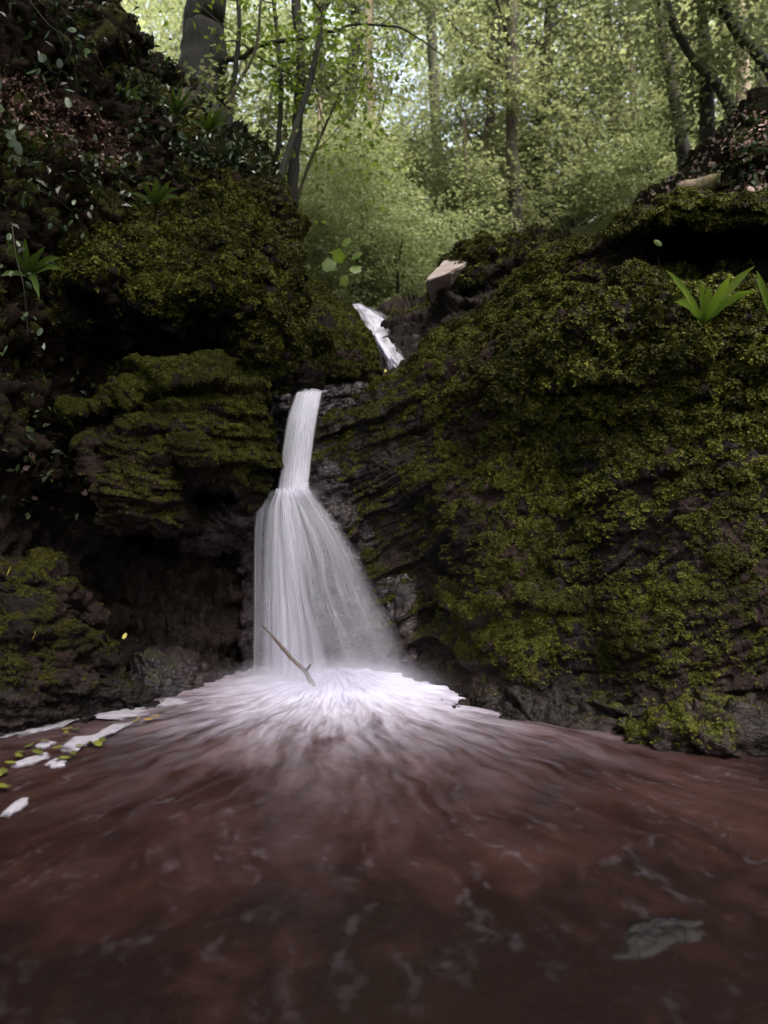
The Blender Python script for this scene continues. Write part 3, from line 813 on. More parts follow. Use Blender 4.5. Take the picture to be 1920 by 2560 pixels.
rows = [
    [(340, 1660, 4.5, .1), (400, 1625, 4.5, .2), (470, 1640, 4.6, .1), (540, 1680, 4.7, 0)],
    [(320, 1720, 4.15, 0), (400, 1690, 4.2, .1), (470, 1700, 4.3, 0), (545, 1730, 4.5, 0)],
    [(330, 1790, 4.0, 0), (400, 1780, 4.1, 0), (470, 1775, 4.2, 0), (540, 1770, 4.4, 0)]]
rock('shore_rock', 'black wet rock in shadow at the foot of the hollow left of the waterfall', rows, 80, 110, 8, (.4, .4, .5, .2), bed=(.3, 0, 1),
     strata=.04, period=.09, amp=(.05, .03, .012), cushion=0, mat=mat_wet, seed=57, tufts=0, wet=.9)
rows = [
    [(484, 1722, 4.42, 0), (500, 1712, 4.42, 0), (520, 1718, 4.42, 0), (528, 1735, 4.45, 0)],
    [(482, 1735, 4.3, 0), (500, 1728, 4.28, 0), (520, 1732, 4.28, 0), (530, 1745, 4.35, 0)],
    [(484, 1765, 4.28, 0), (500, 1765, 4.25, 0), (520, 1765, 4.25, 0), (528, 1765, 4.3, 0)]]
rock('wet_stone', 'small glistening stone at the left edge of the plunge foam', rows, 40, 50, 6, (.15, .15, .15, .1),
     strata=.01, period=.05, amp=(.01, .01, .006), cushion=0, mat=mat_wet, seed=58, tufts=0, wet=1)

# rocks round the upper cascade
rows = [
    [(975, 795, 8.9, .1), (1040, 778, 8.8, .2), (1110, 748, 8.6, .3), (1200, 700, 8.3, .5), (1330, 650, 8.0, .6)],
    [(978, 800, 8.0, .1), (1045, 786, 7.9, .2), (1120, 758, 7.7, .3), (1210, 712, 7.4, .5), (1340, 660, 7.0, .6)],
    [(985, 840, 7.4, 0), (1055, 822, 7.3, .1), (1130, 795, 7.1, .2), (1220, 760, 6.8, .4), (1350, 710, 6.4, .5)],
    [(992, 870, 7.1, 0), (1060, 855, 7.0, 0), (1140, 830, 6.7, .2), (1230, 800, 6.4, .4), (1350, 750, 6.0, .5)],
    [(1005, 925, 6.4, 0), (1060, 905, 6.3, 0), (1140, 870, 6.1, .1), (1230, 840, 5.9, .2), (1350, 790, 5.7, .3)],
    [(1010, 965, 6.0, 0), (1060, 950, 5.9, 0), (1140, 920, 5.8, 0), (1230, 890, 5.7, .1), (1350, 850, 5.6, .1)]]
rock('layered_rock', 'dark layered slabs of rock just right of the small upper cascade', rows, 200, 240, 10, (.6, .4, .8, .4), bed=(-.32, -.1, 1),
     strata=.16, period=.24, amp=(.08, .05, .02), cushion=.03, seed=61, tufts=4500, wet=.25, warp=.4)
rows = [
    [(1104, 735, 7.9, .9), (1115, 690, 8.0, .9), (1145, 655, 8.1, 1), (1200, 632, 8.1, .9), (1265, 618, 8.0, .8), (1340, 606, 7.8, .7), (1440, 610, 7.5, .6)],
    [(1108, 745, 7.4, .9), (1122, 700, 7.4, 1), (1155, 668, 7.4, 1), (1205, 645, 7.4, .9), (1270, 632, 7.3, .7), (1345, 620, 7.1, .6), (1445, 625, 6.8, .5)],
    [(1115, 755, 7.3, .8), (1140, 720, 7.2, 1), (1170, 700, 7.15, 1), (1215, 680, 7.1, .8), (1280, 668, 7.0, .5), (1355, 660, 6.8, .5), (1450, 665, 6.4, .5)],
    [(1130, 770, 7.4, .3), (1160, 755, 7.3, .5), (1190, 745, 7.2, .5), (1230, 735, 7.1, .5), (1290, 725, 6.9, .3), (1360, 710, 6.6, .3), (1450, 710, 6.2, .3)]]
rock('mossy_mound', 'distant mossy mound behind the pale block right of the upper cascade', rows, 150, 260, 12, (.6, .4, .8, .4), bed=(-.4, 0, 1),
     strata=.10, period=.18, amp=(.06, .05, .02), cushion=.07, cush_f=5.5, seed=63, tufts=6500, tuft_scale=1.3)

# pale block: a real angular stone
import bmesh


def block(name, label, mat, corners, cuts, seed, amp, cat='rock', moss=0.0):
    bm = bmesh.new()
    vs = [bm.verts.new(c) for c in corners]
    for f in ((0, 1, 2, 3), (7, 6, 5, 4), (0, 4, 5, 1), (1, 5, 6, 2), (2, 6, 7, 3), (3, 7, 4, 0)):
        bm.faces.new([vs[i] for i in f])
    bmesh.ops.bevel(bm, geom=bm.edges[:], offset=amp * 1.2, segments=2, affect='EDGES')
    bmesh.ops.subdivide_edges(bm, edges=bm.edges[:], cuts=cuts, use_grid_fill=True)
    bm.verts.ensure_lookup_table()
    p = np.array([v.co[:] for v in bm.verts])
    d = np.stack([fbm(p, 3, 4, seed + i) for i in range(3)], 1) * amp + np.stack([fbm(p, 12, 3, seed + 7 + i) for i in range(3)], 1) * amp * .35
    for v, dd in zip(bm.verts, d):
        v.co += Vector(dd)
    bmesh.ops.recalc_face_normals(bm, faces=bm.faces[:])
    me_ = bpy.data.meshes.new(name)
    bm.to_mesh(me_)
    bm.free()
    for an in ('moss', 'wet'):
        a = me_.attributes.new(an, 'FLOAT', 'POINT')
        a.data.foreach_set('value', np.full(len(me_.vertices), moss if an == 'moss' else 0., dtype=np.float32))
    return link(name, me_, mat, None, label, cat)


b0 = [P(1062, 703, 6.85), P(1128, 680, 6.75), P(1196, 640, 7.4), P(1105, 652, 7.7)]
b1 = [P(1078, 760, 7.3), P(1122, 745, 7.2), P(1190, 700, 7.6), P(1110, 712, 7.9)]
block('pale_boulder', 'pale pinkish angular stone block perched on the skyline above the upper cascade', mat_pale, b0 + b1, 6, 71, .016)

# ================================================================== WATER
# pool: grid laid out round the plunge point
PC = np.array([-.28, 4.46])
nr, na = 260, 420
rr = .02 + 9.0 * (np.linspace(0, 1, nr) ** 1.7)
aa = np.linspace(math.radians(-215), math.radians(35), na)
RR, AA = np.meshgrid(rr, aa, indexing='ij')
wx = PC[0] + RR * np.cos(AA)
wy = PC[1] + RR * np.sin(AA)
pv = np.stack([wx.ravel(), wy.ravel(), np.zeros(wx.size)], 1)
sp = np.stack([AA.ravel() * 9, np.log(RR.ravel() + .35) * 3.2, np.zeros(wx.size)], 1)
stre = fbm(sp, 1.0, 4, 91) + .6 * fbm(sp * np.array([2.7, 2.2, 1]), 1.0, 3, 95)
rad = RR.ravel()
amp_w = .018 * np.exp(-rad / 1.1) + .0045 * np.exp(-rad / 3.0)
pv[:, 2] = amp_w * stre + .0035 * fbm(pv, 3.0, 4, 97) + .06 * np.exp(-(rad / .5) ** 2)
keep_f = grid_faces(nr, na)
me = make_mesh('pool_water', pv, keep_f, True)
if me.polygons[1000].normal.z < 0:
    me.flip_normals()
m = M('pool_water')
geo = m.obj()
sep = m.n('ShaderNodeSeparateXYZ', {0: geo})
dx = m.math('SUBTRACT', sep.outputs[0], float(PC[0]))
dy = m.math('SUBTRACT', sep.outputs[1], float(PC[1]))
wob = m.noise(geo, 1.1, 3, .6)
wobc = m.math('MULTIPLY', m.math('SUBTRACT', wob, .5), .55)
ang = m.math('ADD', m.math('ARCTAN2', dy, dx), m.math('MULTIPLY', wobc, .45))
r2 = m.math('SQRT', m.math('ADD', m.math('MULTIPLY', dx, dx), m.math('MULTIPLY', dy, dy)))
lr = m.math('LOGARITHM', m.math('ADD', r2, .3), 2.718)


def streak(ka, kr, z, detail=4, rough=.6):
    v = m.n('ShaderNodeCombineXYZ', {0: m.math('MULTIPLY', ang, ka), 1: m.math('MULTIPLY', lr, kr), 2: z}).outputs[0]
    return m.noise(v, 1.0, detail, rough, .35)


s1 = streak(15.0, 3.6, 1.0)
s2 = streak(38.0, 8.0, 4.0)
s3 = streak(5.5, 3.2, 9.0, 3)
s4 = m.noise(geo, 5.0, 5, .62, 1.2)
st = m.math('ADD', m.math('ADD', m.math('MULTIPLY', s1, .44), m.math('MULTIPLY', s2, .30)), m.math('ADD', m.math('MULTIPLY', s3, .16), m.math('MULTIPLY', s4, .10)))
asym = m.math('MULTIPLY', m.math('COSINE', m.math('ADD', ang, .75)), .16)
reff = m.math('SUBTRACT', r2, asym)
base = m.math('EXPONENT', m.math('MULTIPLY', m.math('POWER', m.math('MAXIMUM', m.math('DIVIDE', m.math('SUBTRACT', reff, .26), .56), 0.0), 1.35), -1.0))
var = m.math('MULTIPLY', m.math('MULTIPLY', m.math('SUBTRACT', st, .52), 5.5), m.math('MULTIPLY', m.math('POWER', base, .85), m.math('SUBTRACT', 1.0, m.math('MULTIPLY', base, .72))))
foam = m.math('MINIMUM', m.math('MAXIMUM', m.math('ADD', m.math('MULTIPLY', base, .92), var), 0.0), 1.0)
thin = m.math('MULTIPLY', m.maprange(m.math('ADD', m.math('MULTIPLY', s2, .5), m.math('MULTIPLY', m.noise(geo, 13.0, 5, .65, 1.5), .5)), .54, .75), m.maprange(r2, .9, 3.1, .24, .04))
foam = m.math('MAXIMUM', foam, thin)
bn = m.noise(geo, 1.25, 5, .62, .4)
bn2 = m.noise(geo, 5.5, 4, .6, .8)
silt_shade = m.math('ADD', m.math('ADD', m.math('MULTIPLY', bn, .5), m.math('MULTIPLY', bn2, .35)), m.maprange(r2, .5, 3.0, .26, -.20))  # silt mottling, plus outward darkening painted in for weaker reflection near the viewer
silt_shade = m.math('ADD', silt_shade, m.math('MULTIPLY', m.math('SUBTRACT', m.math('ADD', m.math('MULTIPLY', s1, .5), m.math('MULTIPLY', s3, .5)), .5), .5))
br = m.ramp(silt_shade, [(.26, (0.012, 0.007, 0.0065)), (.50, (0.044, 0.0190, 0.0165)), (.80, (0.112, 0.044, 0.033))])
fcol = (0.62, 0.60, 0.76)
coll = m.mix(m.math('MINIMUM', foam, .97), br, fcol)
hh = m.math('ADD', m.math('MULTIPLY', st, .6), m.math('MULTIPLY', m.noise(geo, 9, 4), .4))
bmp = m.bump(hh, .55, .022)
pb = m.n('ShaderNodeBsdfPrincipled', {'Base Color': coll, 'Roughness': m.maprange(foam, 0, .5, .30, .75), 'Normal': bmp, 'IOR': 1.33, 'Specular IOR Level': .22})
tr = m.n('ShaderNodeBsdfTransparent', {'Color': (.5, .27, .21)})
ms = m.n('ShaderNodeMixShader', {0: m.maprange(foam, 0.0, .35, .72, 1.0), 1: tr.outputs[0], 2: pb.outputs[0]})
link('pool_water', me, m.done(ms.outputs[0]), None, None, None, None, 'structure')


# falling water -----------------------------------------------------------------
def water_material(name, col, trans=.45):
    w = M(name)
    a = w.attr('alpha')
    d = w.n('ShaderNodeBsdfPrincipled', {'Base Color': col, 'Roughness': .38, 'IOR': 1.33, 'Specular IOR Level': .4})
    t = w.n('ShaderNodeBsdfTranslucent', {'Color': col})
    mx = w.n('ShaderNodeMixShader', {0: trans, 1: d.outputs[0], 2: t.outputs[0]})
    tp = w.n('ShaderNodeBsdfTransparent')
    ms_ = w.n('ShaderNodeMixShader', {0: a, 1: tp.outputs[0], 2: mx.outputs[0]})
    return w.done(ms_.outputs[0])


mat_fall = water_material('silky_water', (0.90, 0.88, 1.0))


def veil(name, rows, profile, nu, nv, seed, fu=16, fv=1.2, bulge=.05, corr=.012, power=1.3, gain=1.0, parent=None, off=0.0, lo=.25, fray=.04):
    """rows: (py, left px, right px, Y left, Y right) from top to bottom. profile: function(u, v) -> density"""
    ctl = []
    for (py, l, r, yl, yr) in rows:
        ctl.append(np.concatenate([P(l, py, yl), P(r, py, yr)]))
    B = basis(len(ctl), nv)
    E = B @ np.array(ctl)
    u = np.linspace(0, 1, nu)
    V_, U_ = np.meshgrid(np.linspace(0, 1, nv), u, indexing='ij')
    A_, C_ = E[:, None, :3], E[:, None, 3:]
    fr = fray * fbm(np.stack([U_.ravel() * 2, V_.ravel() * 3, U_.ravel() * 0 + seed], 1), 1, 2, seed).reshape(U_.shape)
    S = A_ + (C_ - A_) * (U_ + fr * U_ * (1 - U_) * 4)[..., None]
    uw = U_.ravel() + .06 * vnoise(np.stack([U_.ravel() * 5, V_.ravel() * .5, U_.ravel() * 0 + seed], 1), seed + 8)
    q = np.stack([uw * fu, (V_ * fv).ravel(), np.full(U_.size, seed * 3.3)], 1)
    n1 = fbm(q, 1.0, 3, seed)
    n2 = fbm(q * np.array([3.1, 1.6, 1]), 1.0, 3, seed + 3)
    s = (n1 * .72 + n2 * .28)
    Wd = np.linalg.norm(C_ - A_, axis=2)
    bul = bulge * np.sin(np.pi * U_)
    S[..., 1] -= bul + off + corr * s.reshape(U_.shape)
    dens = profile(U_, V_)
    al = dens.ravel() * (lo + (1 - lo) * np.clip(.5 + .75 * s, 0, 1.3) ** power) * gain
    al = np.clip(al, 0, .96)
    me_ = make_mesh(name, S.reshape(-1, 3), grid_faces(nv, nu), True, {'alpha': al})
    return link(name, me_, mat_fall, parent)


fall = empty('waterfall', P(790, 1700, 4.5), 'silky white waterfall dropping from the rock lip and fanning out over the ledge', 'waterfall')
inv = lambda o: None


def edge(U, a=.12, b=.12):
    return sstep(0, a, U) * sstep(1, 1 - b, U)


def add_part(o):
    o.parent = fall
    o.matrix_parent_inverse = fall.matrix_world.inverted()


fall.matrix_world  # noqa
up = [(976, 744, 812, 5.12, 5.12), (984, 738, 808, 5.0, 5.0), (1000, 732, 804, 4.93, 4.93), (1050, 716, 795, 4.86, 4.86), (1110, 706, 786, 4.82, 4.82), (1180, 698, 778, 4.78, 4.78), (1245, 690, 775, 4.70, 4.70)]


def prof_up(U, V):
    gap = 1 - .75 * np.exp(-((U - (.33 - .05 * V)) / .07) ** 2) * sstep(.34, .05, V)
    return edge(U, .16, .16) * (.8 + .2 * V) * gap * sstep(0, .04, V)


V1 = veil('upper_jet', up, prof_up, 120, 160, 201, 5, .7, .05, .006, 1.0, 1.45, off=.0, lo=.78)
V1b = veil('upper_jet', up, lambda U, V: prof_up(U, V) * .6, 120, 160, 205, 8, .9, .07, .006, 1.3, 1.0, off=.025)
low = [(1220, 692, 774, 4.73, 4.74), (1236, 686, 788, 4.67, 4.70), (1262, 674, 812, 4.62, 4.67), (1310, 664, 852, 4.58, 4.64), (1390, 656, 905, 4.55, 4.60), (1480, 652, 948, 4.53, 4.56), (1600, 648, 1016, 4.51, 4.47), (1725, 644, 1072, 4.49, 4.38)]


def prof_low(U, V):
    main = np.exp(-(np.abs(U - .20 - .08 * (1 - V)) / (.155 + .05 * (1 - V))) ** 2.6)
    left = np.exp(-((U - .04) / .06) ** 2) * .5
    rt = np.exp(-((U - .66) / .25) ** 2) * (.68 - .42 * sstep(0, 1.0, V))
    hole = 1 - .8 * np.exp(-((U - .40) / .05) ** 2) * sstep(.15, .5, V)
    top = np.exp(-(V / .14) ** 2)
    d = np.maximum(np.maximum(main, left) + rt * hole * .9, top * .98) * (1 - .18 * sstep(.5, .95, V))
    return np.clip(d, 0, 1) * sstep(0, .03 + .04 * (1 - top), U) * sstep(1, .88, U) * sstep(0, .06, V)


V2 = veil('fan_veil', low, prof_low, 300, 200, 211, 11, .8, .07, .008, 1.2, 1.4, lo=.36)
V3 = veil('fan_veil', low, lambda U, V: prof_low(U, V) * .62, 320, 200, 217, 24, .7, .10, .006, 2.0, 1.2, off=.04, lo=.0)
V4 = veil('fan_veil', low, lambda U, V: prof_low(U, V) * .45, 260, 160, 223, 7, .7, .04, .01, 1.2, 1.0, off=-.05, lo=.3)
leftw = [(1226, 676, 704, 4.74, 4.72), (1236, 664, 700, 4.72, 4.70), (1248, 652, 696, 4.69, 4.68), (1262, 643, 692, 4.66, 4.66), (1285, 636, 690, 4.63, 4.63), (1340, 632, 690, 4.60, 4.60), (1500, 631, 692, 4.55, 4.55), (1720, 628, 694, 4.50, 4.50)]
V5 = veil('side_spill', leftw, lambda U, V: edge(U, .16, .3) * sstep(0, .05, V) * (.42 + .3 * np.exp(-((U - .25) / .2) ** 2)) * (1 - .4 * V), 90, 160, 231, 5, .8, .02, .006, lo=.45)
# small upper cascade
cas = [(762, 868, 905, 8.5, 8.5), (772, 872, 935, 8.25, 8.3), (790, 884, 988, 8.0, 8.0), (812, 902, 990, 7.65, 7.65), (840, 924, 984, 7.2, 7.2), (868, 945, 996, 6.85, 6.85), (895, 960, 1012, 6.5, 6.5), (925, 974, 1028, 6.15, 6.15), (945, 982, 1036, 6.0, 5.95)]


def prof_cas(U, V):
    return edge(U, .1, .2) * (1 - .65 * sstep(.55, .9, U) * sstep(.12, .3, V) * sstep(.75, .45, V))


bpy.context.view_layer.update()
for o in (V1, V1b, V2, V3, V4, V5):
    add_part(o)
cascade = veil('upper_cascade', cas, prof_cas, 110, 240, 241, 6, 9.0, .05, .07, 1.2, 1.25, lo=.25, fray=.35)
cascade['label'] = 'small white cascade tumbling through the gap above the main waterfall'
cascade['category'] = 'waterfall'
# bed under the cascade
rows = [
    [(840, 778, 9.0, 0), (880, 776, 9.0, 0), (940, 790, 9.0, 0), (1000, 796, 9.0, 0), (1030, 790, 9.0, 0)],
    [(850, 800, 8.2, 0), (890, 800, 8.3, 0), (940, 806, 8.2, 0), (990, 805, 8.2, 0), (1035, 800, 8.2, 0)],
    [(870, 850, 7.5, 0), (920, 850, 7.6, 0), (960, 852, 7.55, 0), (1000, 850, 7.5, 0), (1040, 845, 7.4, 0)],
    [(900, 890, 7.0, 0), (940, 890, 7.0, 0), (975, 895, 6.95, 0), (1010, 895, 6.9, 0), (1050, 890, 6.8, 0)],
    [(920, 950, 6.3, 0), (960, 950, 6.35, 0), (995, 948, 6.3, 0), (1025, 945, 6.25, 0), (1060, 940, 6.2, 0)],
    [(920, 985, 6.0, 0), (960, 985, 6.0, 0), (995, 985, 6.0, 0), (1025, 985, 6.0, 0), (1060, 985, 6.0, 0)]]
rock('cascade_ledge', 'wet black stepped rock that the small upper cascade runs over', rows, 150, 110, 8, (.4, .4, .8, .2), bed=(0, -.2, 1),
     strata=.07, period=.16, amp=(.04, .05, .02), cushion=0, mat=mat_wet, seed=65, tufts=0, wet=1.0, cat='rock ledge')
# stream between the cascade and the lip
sm = [(962, 930, 1050, 6.1, 6.0), (968, 850, 1000, 5.8, 5.6), (972, 780, 900, 5.5, 5.35), (976, 744, 830, 5.2, 5.15), (981, 738, 812, 5.02, 5.02)]
stream = veil('stream_water', sm, lambda U, V: .75 + U * 0, 60, 60, 251, 6, 2, 0, .005, off=0)
stream['kind'] = 'structure'

# ------------------------------------------------------------------ tubes and leaves
def tube_arrays(path, radii, sides=8, seed=0, rough=0.0):
    path = np.array(path, float)
    n = len(path)
    tan = np.gradient(path, axis=0)
    tan /= np.maximum(np.linalg.norm(tan, axis=1, keepdims=True), 1e-9)
    ref = np.array([0, 1.0, 0.13])
    a = np.cross(tan, ref)
    a /= np.maximum(np.linalg.norm(a, axis=1, keepdims=True), 1e-9)
    b = np.cross(tan, a)
    th = np.linspace(0, 2 * np.pi, sides, endpoint=False)
    rad = np.array(radii)[:, None] * np.ones(sides)[None]
    if rough:
        q = np.stack([np.repeat(np.arange(n), sides) * .35, np.tile(np.cos(th), n) * 1.3, np.tile(np.sin(th), n) * 1.3 + seed], 1)
        rad = rad * (1 + rough * fbm(q, 1.0, 3, seed).reshape(n, sides))
    V = path[:, None] + rad[..., None] * (a[:, None] * np.cos(th)[None, :, None] + b[:, None] * np.sin(th)[None, :, None])
    F = grid_faces(n, sides, True)
    return V.reshape(-1, 3), F


def smooth_path(ctl, N):
    ctl = np.array(ctl, float)
    return basis(len(ctl), N) @ ctl


def join(parts):
    V, F, k = [], [], 0
    for v, f in parts:
        V.append(v)
        F.append(f + k)
        k += len(v)
    return np.concatenate(V), np.concatenate(F)


def leaves_arrays(c, d, nrm, L, W, rnd, fold=.18):
    """c leaf foot, d direction, nrm face normal; five-point folded blades"""
    d = d / np.maximum(np.linalg.norm(d, axis=1, keepdims=True), 1e-9)
    s = np.cross(d, nrm)
    s /= np.maximum(np.linalg.norm(s, axis=1, keepdims=True), 1e-9)
    n = np.cross(s, d)
    L = np.asarray(L)[:, None]
    W = np.asarray(W)[:, None]
    v0 = c
    v1 = c + d * L * .45 + s * W * .5 + n * W * fold
    v2 = c + d * L - n * L * .12
    v3 = c + d * L * .45 - s * W * .5 + n * W * fold
    V = np.stack([v0, v1, v2, v3], 1).reshape(-1, 3)
    k = np.arange(len(c))[:, None] * 4
    F = np.concatenate([k + np.array([[0, 1, 2]]), k + np.array([[0, 2, 3]])], 0)
    return V, F, np.repeat(rnd, 4)


def unit(n, rg):
    v = rg.normal(size=(n, 3))
    return v / np.linalg.norm(v, axis=1, keepdims=True)


def spray_leaves(centers, per, rad, leaf, seed, flat=.30, droop=.25, wr=.62):
    """each centre carries a fan of leaves lying in rather level, drooping sprays"""
    rg = np.random.default_rng(seed)
    n = len(centers) * per
    c = np.repeat(centers, per, 0)
    rr_ = rad * (rg.random(n) ** .55) * rg.uniform(.7, 1.2, n)
    az = rg.uniform(0, 2 * np.pi, n)
    tilt = np.repeat(rg.normal(size=(len(centers), 2)) * .25, per, 0)
    ox, oy = np.cos(az) * rr_, np.sin(az) * rr_
    oz = ox * tilt[:, 0] + oy * tilt[:, 1] - droop * rr_ ** 2 / rad + rg.normal(size=n) * rad * flat * .35
    p = c + np.stack([ox, oy, oz], 1)
    d = np.stack([np.cos(az) + rg.normal(size=n) * .6, np.sin(az) + rg.normal(size=n) * .6, -.25 + rg.normal(size=n) * .35], 1)
    nn = np.stack([rg.normal(size=n) * .45, rg.normal(size=n) * .45, np.ones(n)], 1)
    L = leaf * rg.uniform(.65, 1.25, n)
    rnd = np.clip(np.repeat(rg.random(len(centers)), per) * .55 + rg.random(n) * .45, 0, 1)
    return leaves_arrays(p, d, nn, L, L * wr, rnd)


def crown_mesh(name, hr, hz, n_sprays, per, leaf, seed, spray=.42, hollow=.25, mat=mat_leaf, gaps=.0):
    rg = np.random.default_rng(seed)
    pts = []
    while len(pts) < n_sprays:
        q = unit(400, rg) * (rg.random(400)[:, None] ** .42)
        keep = (np.linalg.norm(q, axis=1) > hollow) & (fbm(q * np.array([hr, hr, hz * .6]), .75, 3, seed) > gaps)
        q = q[keep] * np.array([hr, hr, hz])
        pts += list(q)
    pts = np.array(pts[:n_sprays])
    V, F, r = spray_leaves(pts, per, spray, leaf, seed + 1)
    me_ = make_mesh(name, V, F, False, {'rnd': r})
    me_.materials.append(mat)
    return me_


crowns = [crown_mesh('crown', 2.1, 3.6, 330, 24, .10, 300 + i, .45, .2, mat_leaf, -.05) for i in range(4)]
shrubs = [crown_mesh('crown', 1.0, .95, 420, 26, .048, 320 + i, .2, .1, mat_leaf_pale, -.25) for i in range(3)]


sprigs = [crown_mesh('crown', .75, .75, 26, 7, .075, 340 + i, .2, .1, mat_leaf_bright, -.3) for i in range(3)]


midsprigs = [crown_mesh('crown', .75, .8, 60, 12, .075, 350 + i, .26, .1, mat_leaf, -.2) for i in range(3)]


def trunk_mesh(name, path, r0, r1, mat, limbs=0, seed=0, sides=10, limb_len=1.2, flare=.35, N=28):
    rg = np.random.default_rng(seed)
    pp = smooth_path(path, N)
    pp[1:-1] += rg.normal(size=(N - 2, 3)) * r0 * .08
    t = np.linspace(0, 1, N)
    rad = r0 + (r1 - r0) * t + r0 * flare * np.exp(-t * N / 1.6)
    parts = [tube_arrays(pp, rad, sides if r0 < .2 else 36, seed, .16 if r0 < .2 else .10)]
    for i in range(limbs):
        k = int(rg.uniform(.35, .95) * (N - 1))
        az = rg.uniform(0, 2 * np.pi)
        L = limb_len * rg.uniform(.6, 1.4)
        d = np.array([math.cos(az), math.sin(az), rg.uniform(.25, .9)])
        a = pp[k]
        ctl = [a, a + d * L * .35, a + d * L * .7 + np.array([0, 0, .12 * L]), a + d * L + np.array([0, 0, .1 * L]) + rg.normal(size=3) * .1]
        lp = smooth_path(ctl, 9)
        parts.append(tube_arrays(lp, np.linspace(rad[k] * .42, rad[k] * .1, 9), 6, seed + i, .1))
    V, F = join(parts)
    me_ = make_mesh(name, V, F, True)
    me_.materials.append(mat)
    return me_


def tree(label, pxpath, Y, rpx, mat, crown_at=(), group=None, top=None, limbs=4, seed=0, name='woodland_tree', cat='tree', dY=0.0, r_end=.55,
         extra=None, limb_len=1.2):
    """pxpath: points up the stem as seen, Y: how far off; goes on above the picture by top metres"""
    pts = [P(x, y, Y + dY * i) for i, (x, y) in enumerate(pxpath)]
    base = pts[0].copy()
    if top:
        d = pts[-1] - pts[0]
        d /= np.linalg.norm(d)
        d = d * .6 + np.array([0, 0, .6])
        for k in range(2):
            pts.append(pts[-1] + d * top / 2)
    base[2] -= .1
    e = empty(name, base, label, cat, group)
    rel = [p - base for p in pts]
    rel[0] = rel[0] - np.array([0, 0, .15])
    r0 = rpx / FPX * Y
    link('trunk', trunk_mesh('trunk', rel, r0, r0 * r_end, mat, limbs, seed, limb_len=limb_len), None, e)
    for j, (t, sx, sz, dx_, dy_, dz_) in enumerate(crown_at):
        p = smooth_path(rel, 20)[int(t * 19)] + np.array([dx_, dy_, dz_])
        c = link('crown', crowns[(seed + j) % 4], None, e, loc=tuple(p))
        c.scale = (sx, sx, sz)
        c.rotation_euler = (0, 0, (seed * 1.7 + j * 2.1) % 6.28)
    if name == 'sapling':
        sp2 = smooth_path(rel, 20)
        for j, t in enumerate((.55, .8)):
            c = link('crown', sprigs[(seed + j) % 3], None, e, loc=tuple(sp2[int(t * 19)] + np.array([.12 * (-1) ** j, .1, .05])))
            c.rotation_euler = (0, 0, seed + j * 2.2)
    elif name == 'woodland_tree':
        sp2 = smooth_path(rel, 20)
        for j in range(3):
            c = link('crown', midsprigs[(seed + j) % 3], None, e, loc=tuple(sp2[5 + 5 * j] + np.array([.45 * math.sin(seed + j * 2.4), -.25, .1 * j])))
            c.rotation_euler = (0, 0, seed + j * 2.2)
    if extra:
        extra(e, rel, r0)
    return e


def crown_only_shift():
    pass


# near left: the big old tree on the bank
tree('big dark mossy old tree trunk standing on top of the left bank', [(505, 300), (500, 200), (512, 90), (520, -40)], 7.4, 62, mat_bark_stem,
     [(.95, 1.3, .9, .2, .8, 1.0)], top=5, limbs=0, seed=3, name='old_tree', limb_len=1.5,
     extra=lambda e, rel, r0: (
         link('bough', trunk_mesh('bough', [P(560, 150, 7.3) - np.array(e.location), P(612, 140, 7.2) - np.array(e.location), P(650, 112, 7.1) - np.array(e.location), P(740, 98, 7.0) - np.array(e.location), P(800, 90, 6.9) - np.array(e.location)], .032, .012, mat_bark, 2, 5, 7, .4, 0, 18), None, e),
         link('root', trunk_mesh('root', [P(470, 235, 7.2) - np.array(e.location), P(440, 270, 6.9) - np.array(e.location), P(400, 300, 6.7) - np.array(e.location)], .10, .03, mat_bark_moss, 0, 6, 8, .4, 0, 12), None, e)))
# leaning hazel stems on the outcrop
tree('thin dark stem leaning right from the left outcrop, with a long side branch', [(683, 465), (735, 330), (775, 210), (800, 80), (818, -30)], 6.6, 9, mat_bark_stem,
     [(.9, .55, .3, .6, .3, .6)], top=2.5, limbs=3, seed=8, name='sapling', dY=.05, limb_len=.6,
     extra=lambda e, rel, r0: link('branch', trunk_mesh('branch', [P(797, 76, 6.8) - np.array(e.location), P(840, 78, 6.8) - np.array(e.location), P(880, 62, 6.85) - np.array(e.location), P(985, 66, 6.9) - np.array(e.location), P(1040, 92, 6.95) - np.array(e.location), P(1110, 140, 7) - np.array(e.location)], .017, .006, mat_bark_stem, 3, 9, 6, .35, 0, 20), None, e))
tree('straight grey stem crossing behind the leaning dark stem on the left', [(722, 520), (735, 400), (748, 250), (752, 120), (738, -30)], 7.4, 15, mat_bark_stem,
     [(.85, .8, .5, .2, .8, 1)], top=3, limbs=3, seed=12, name='woodland_tree')
tree('thin upright stem left of the leaning dark stem', [(676, 480), (692, 400), (700, 300), (702, 200), (690, 60), (684, -30)], 7.2, 7, mat_bark_stem, (), top=1.5, limbs=4, seed=14, name='sapling', limb_len=.5)
tree('slender bent sapling rising close beside the big old tree', [(570, 300), (588, 180), (598, 80), (596, -30)], 7.0, 7, mat_bark_stem, (), top=1.5, limbs=4, seed=16, name='sapling', limb_len=.6)
tree('forked thin sapling arching right over the left outcrop', [(520, 360), (560, 290), (595, 210), (640, 120), (655, -20)], 6.6, 5, mat_bark_moss, (), top=1.5, limbs=5, seed=18, name='sapling', limb_len=.6)
tree('low twiggy sapling splaying right behind the left outcrop', [(728, 540), (752, 470), (782, 390), (820, 300), (850, 230)], 7.0, 5, mat_bark_moss, (), limbs=7, seed=20, name='sapling', limb_len=.55)

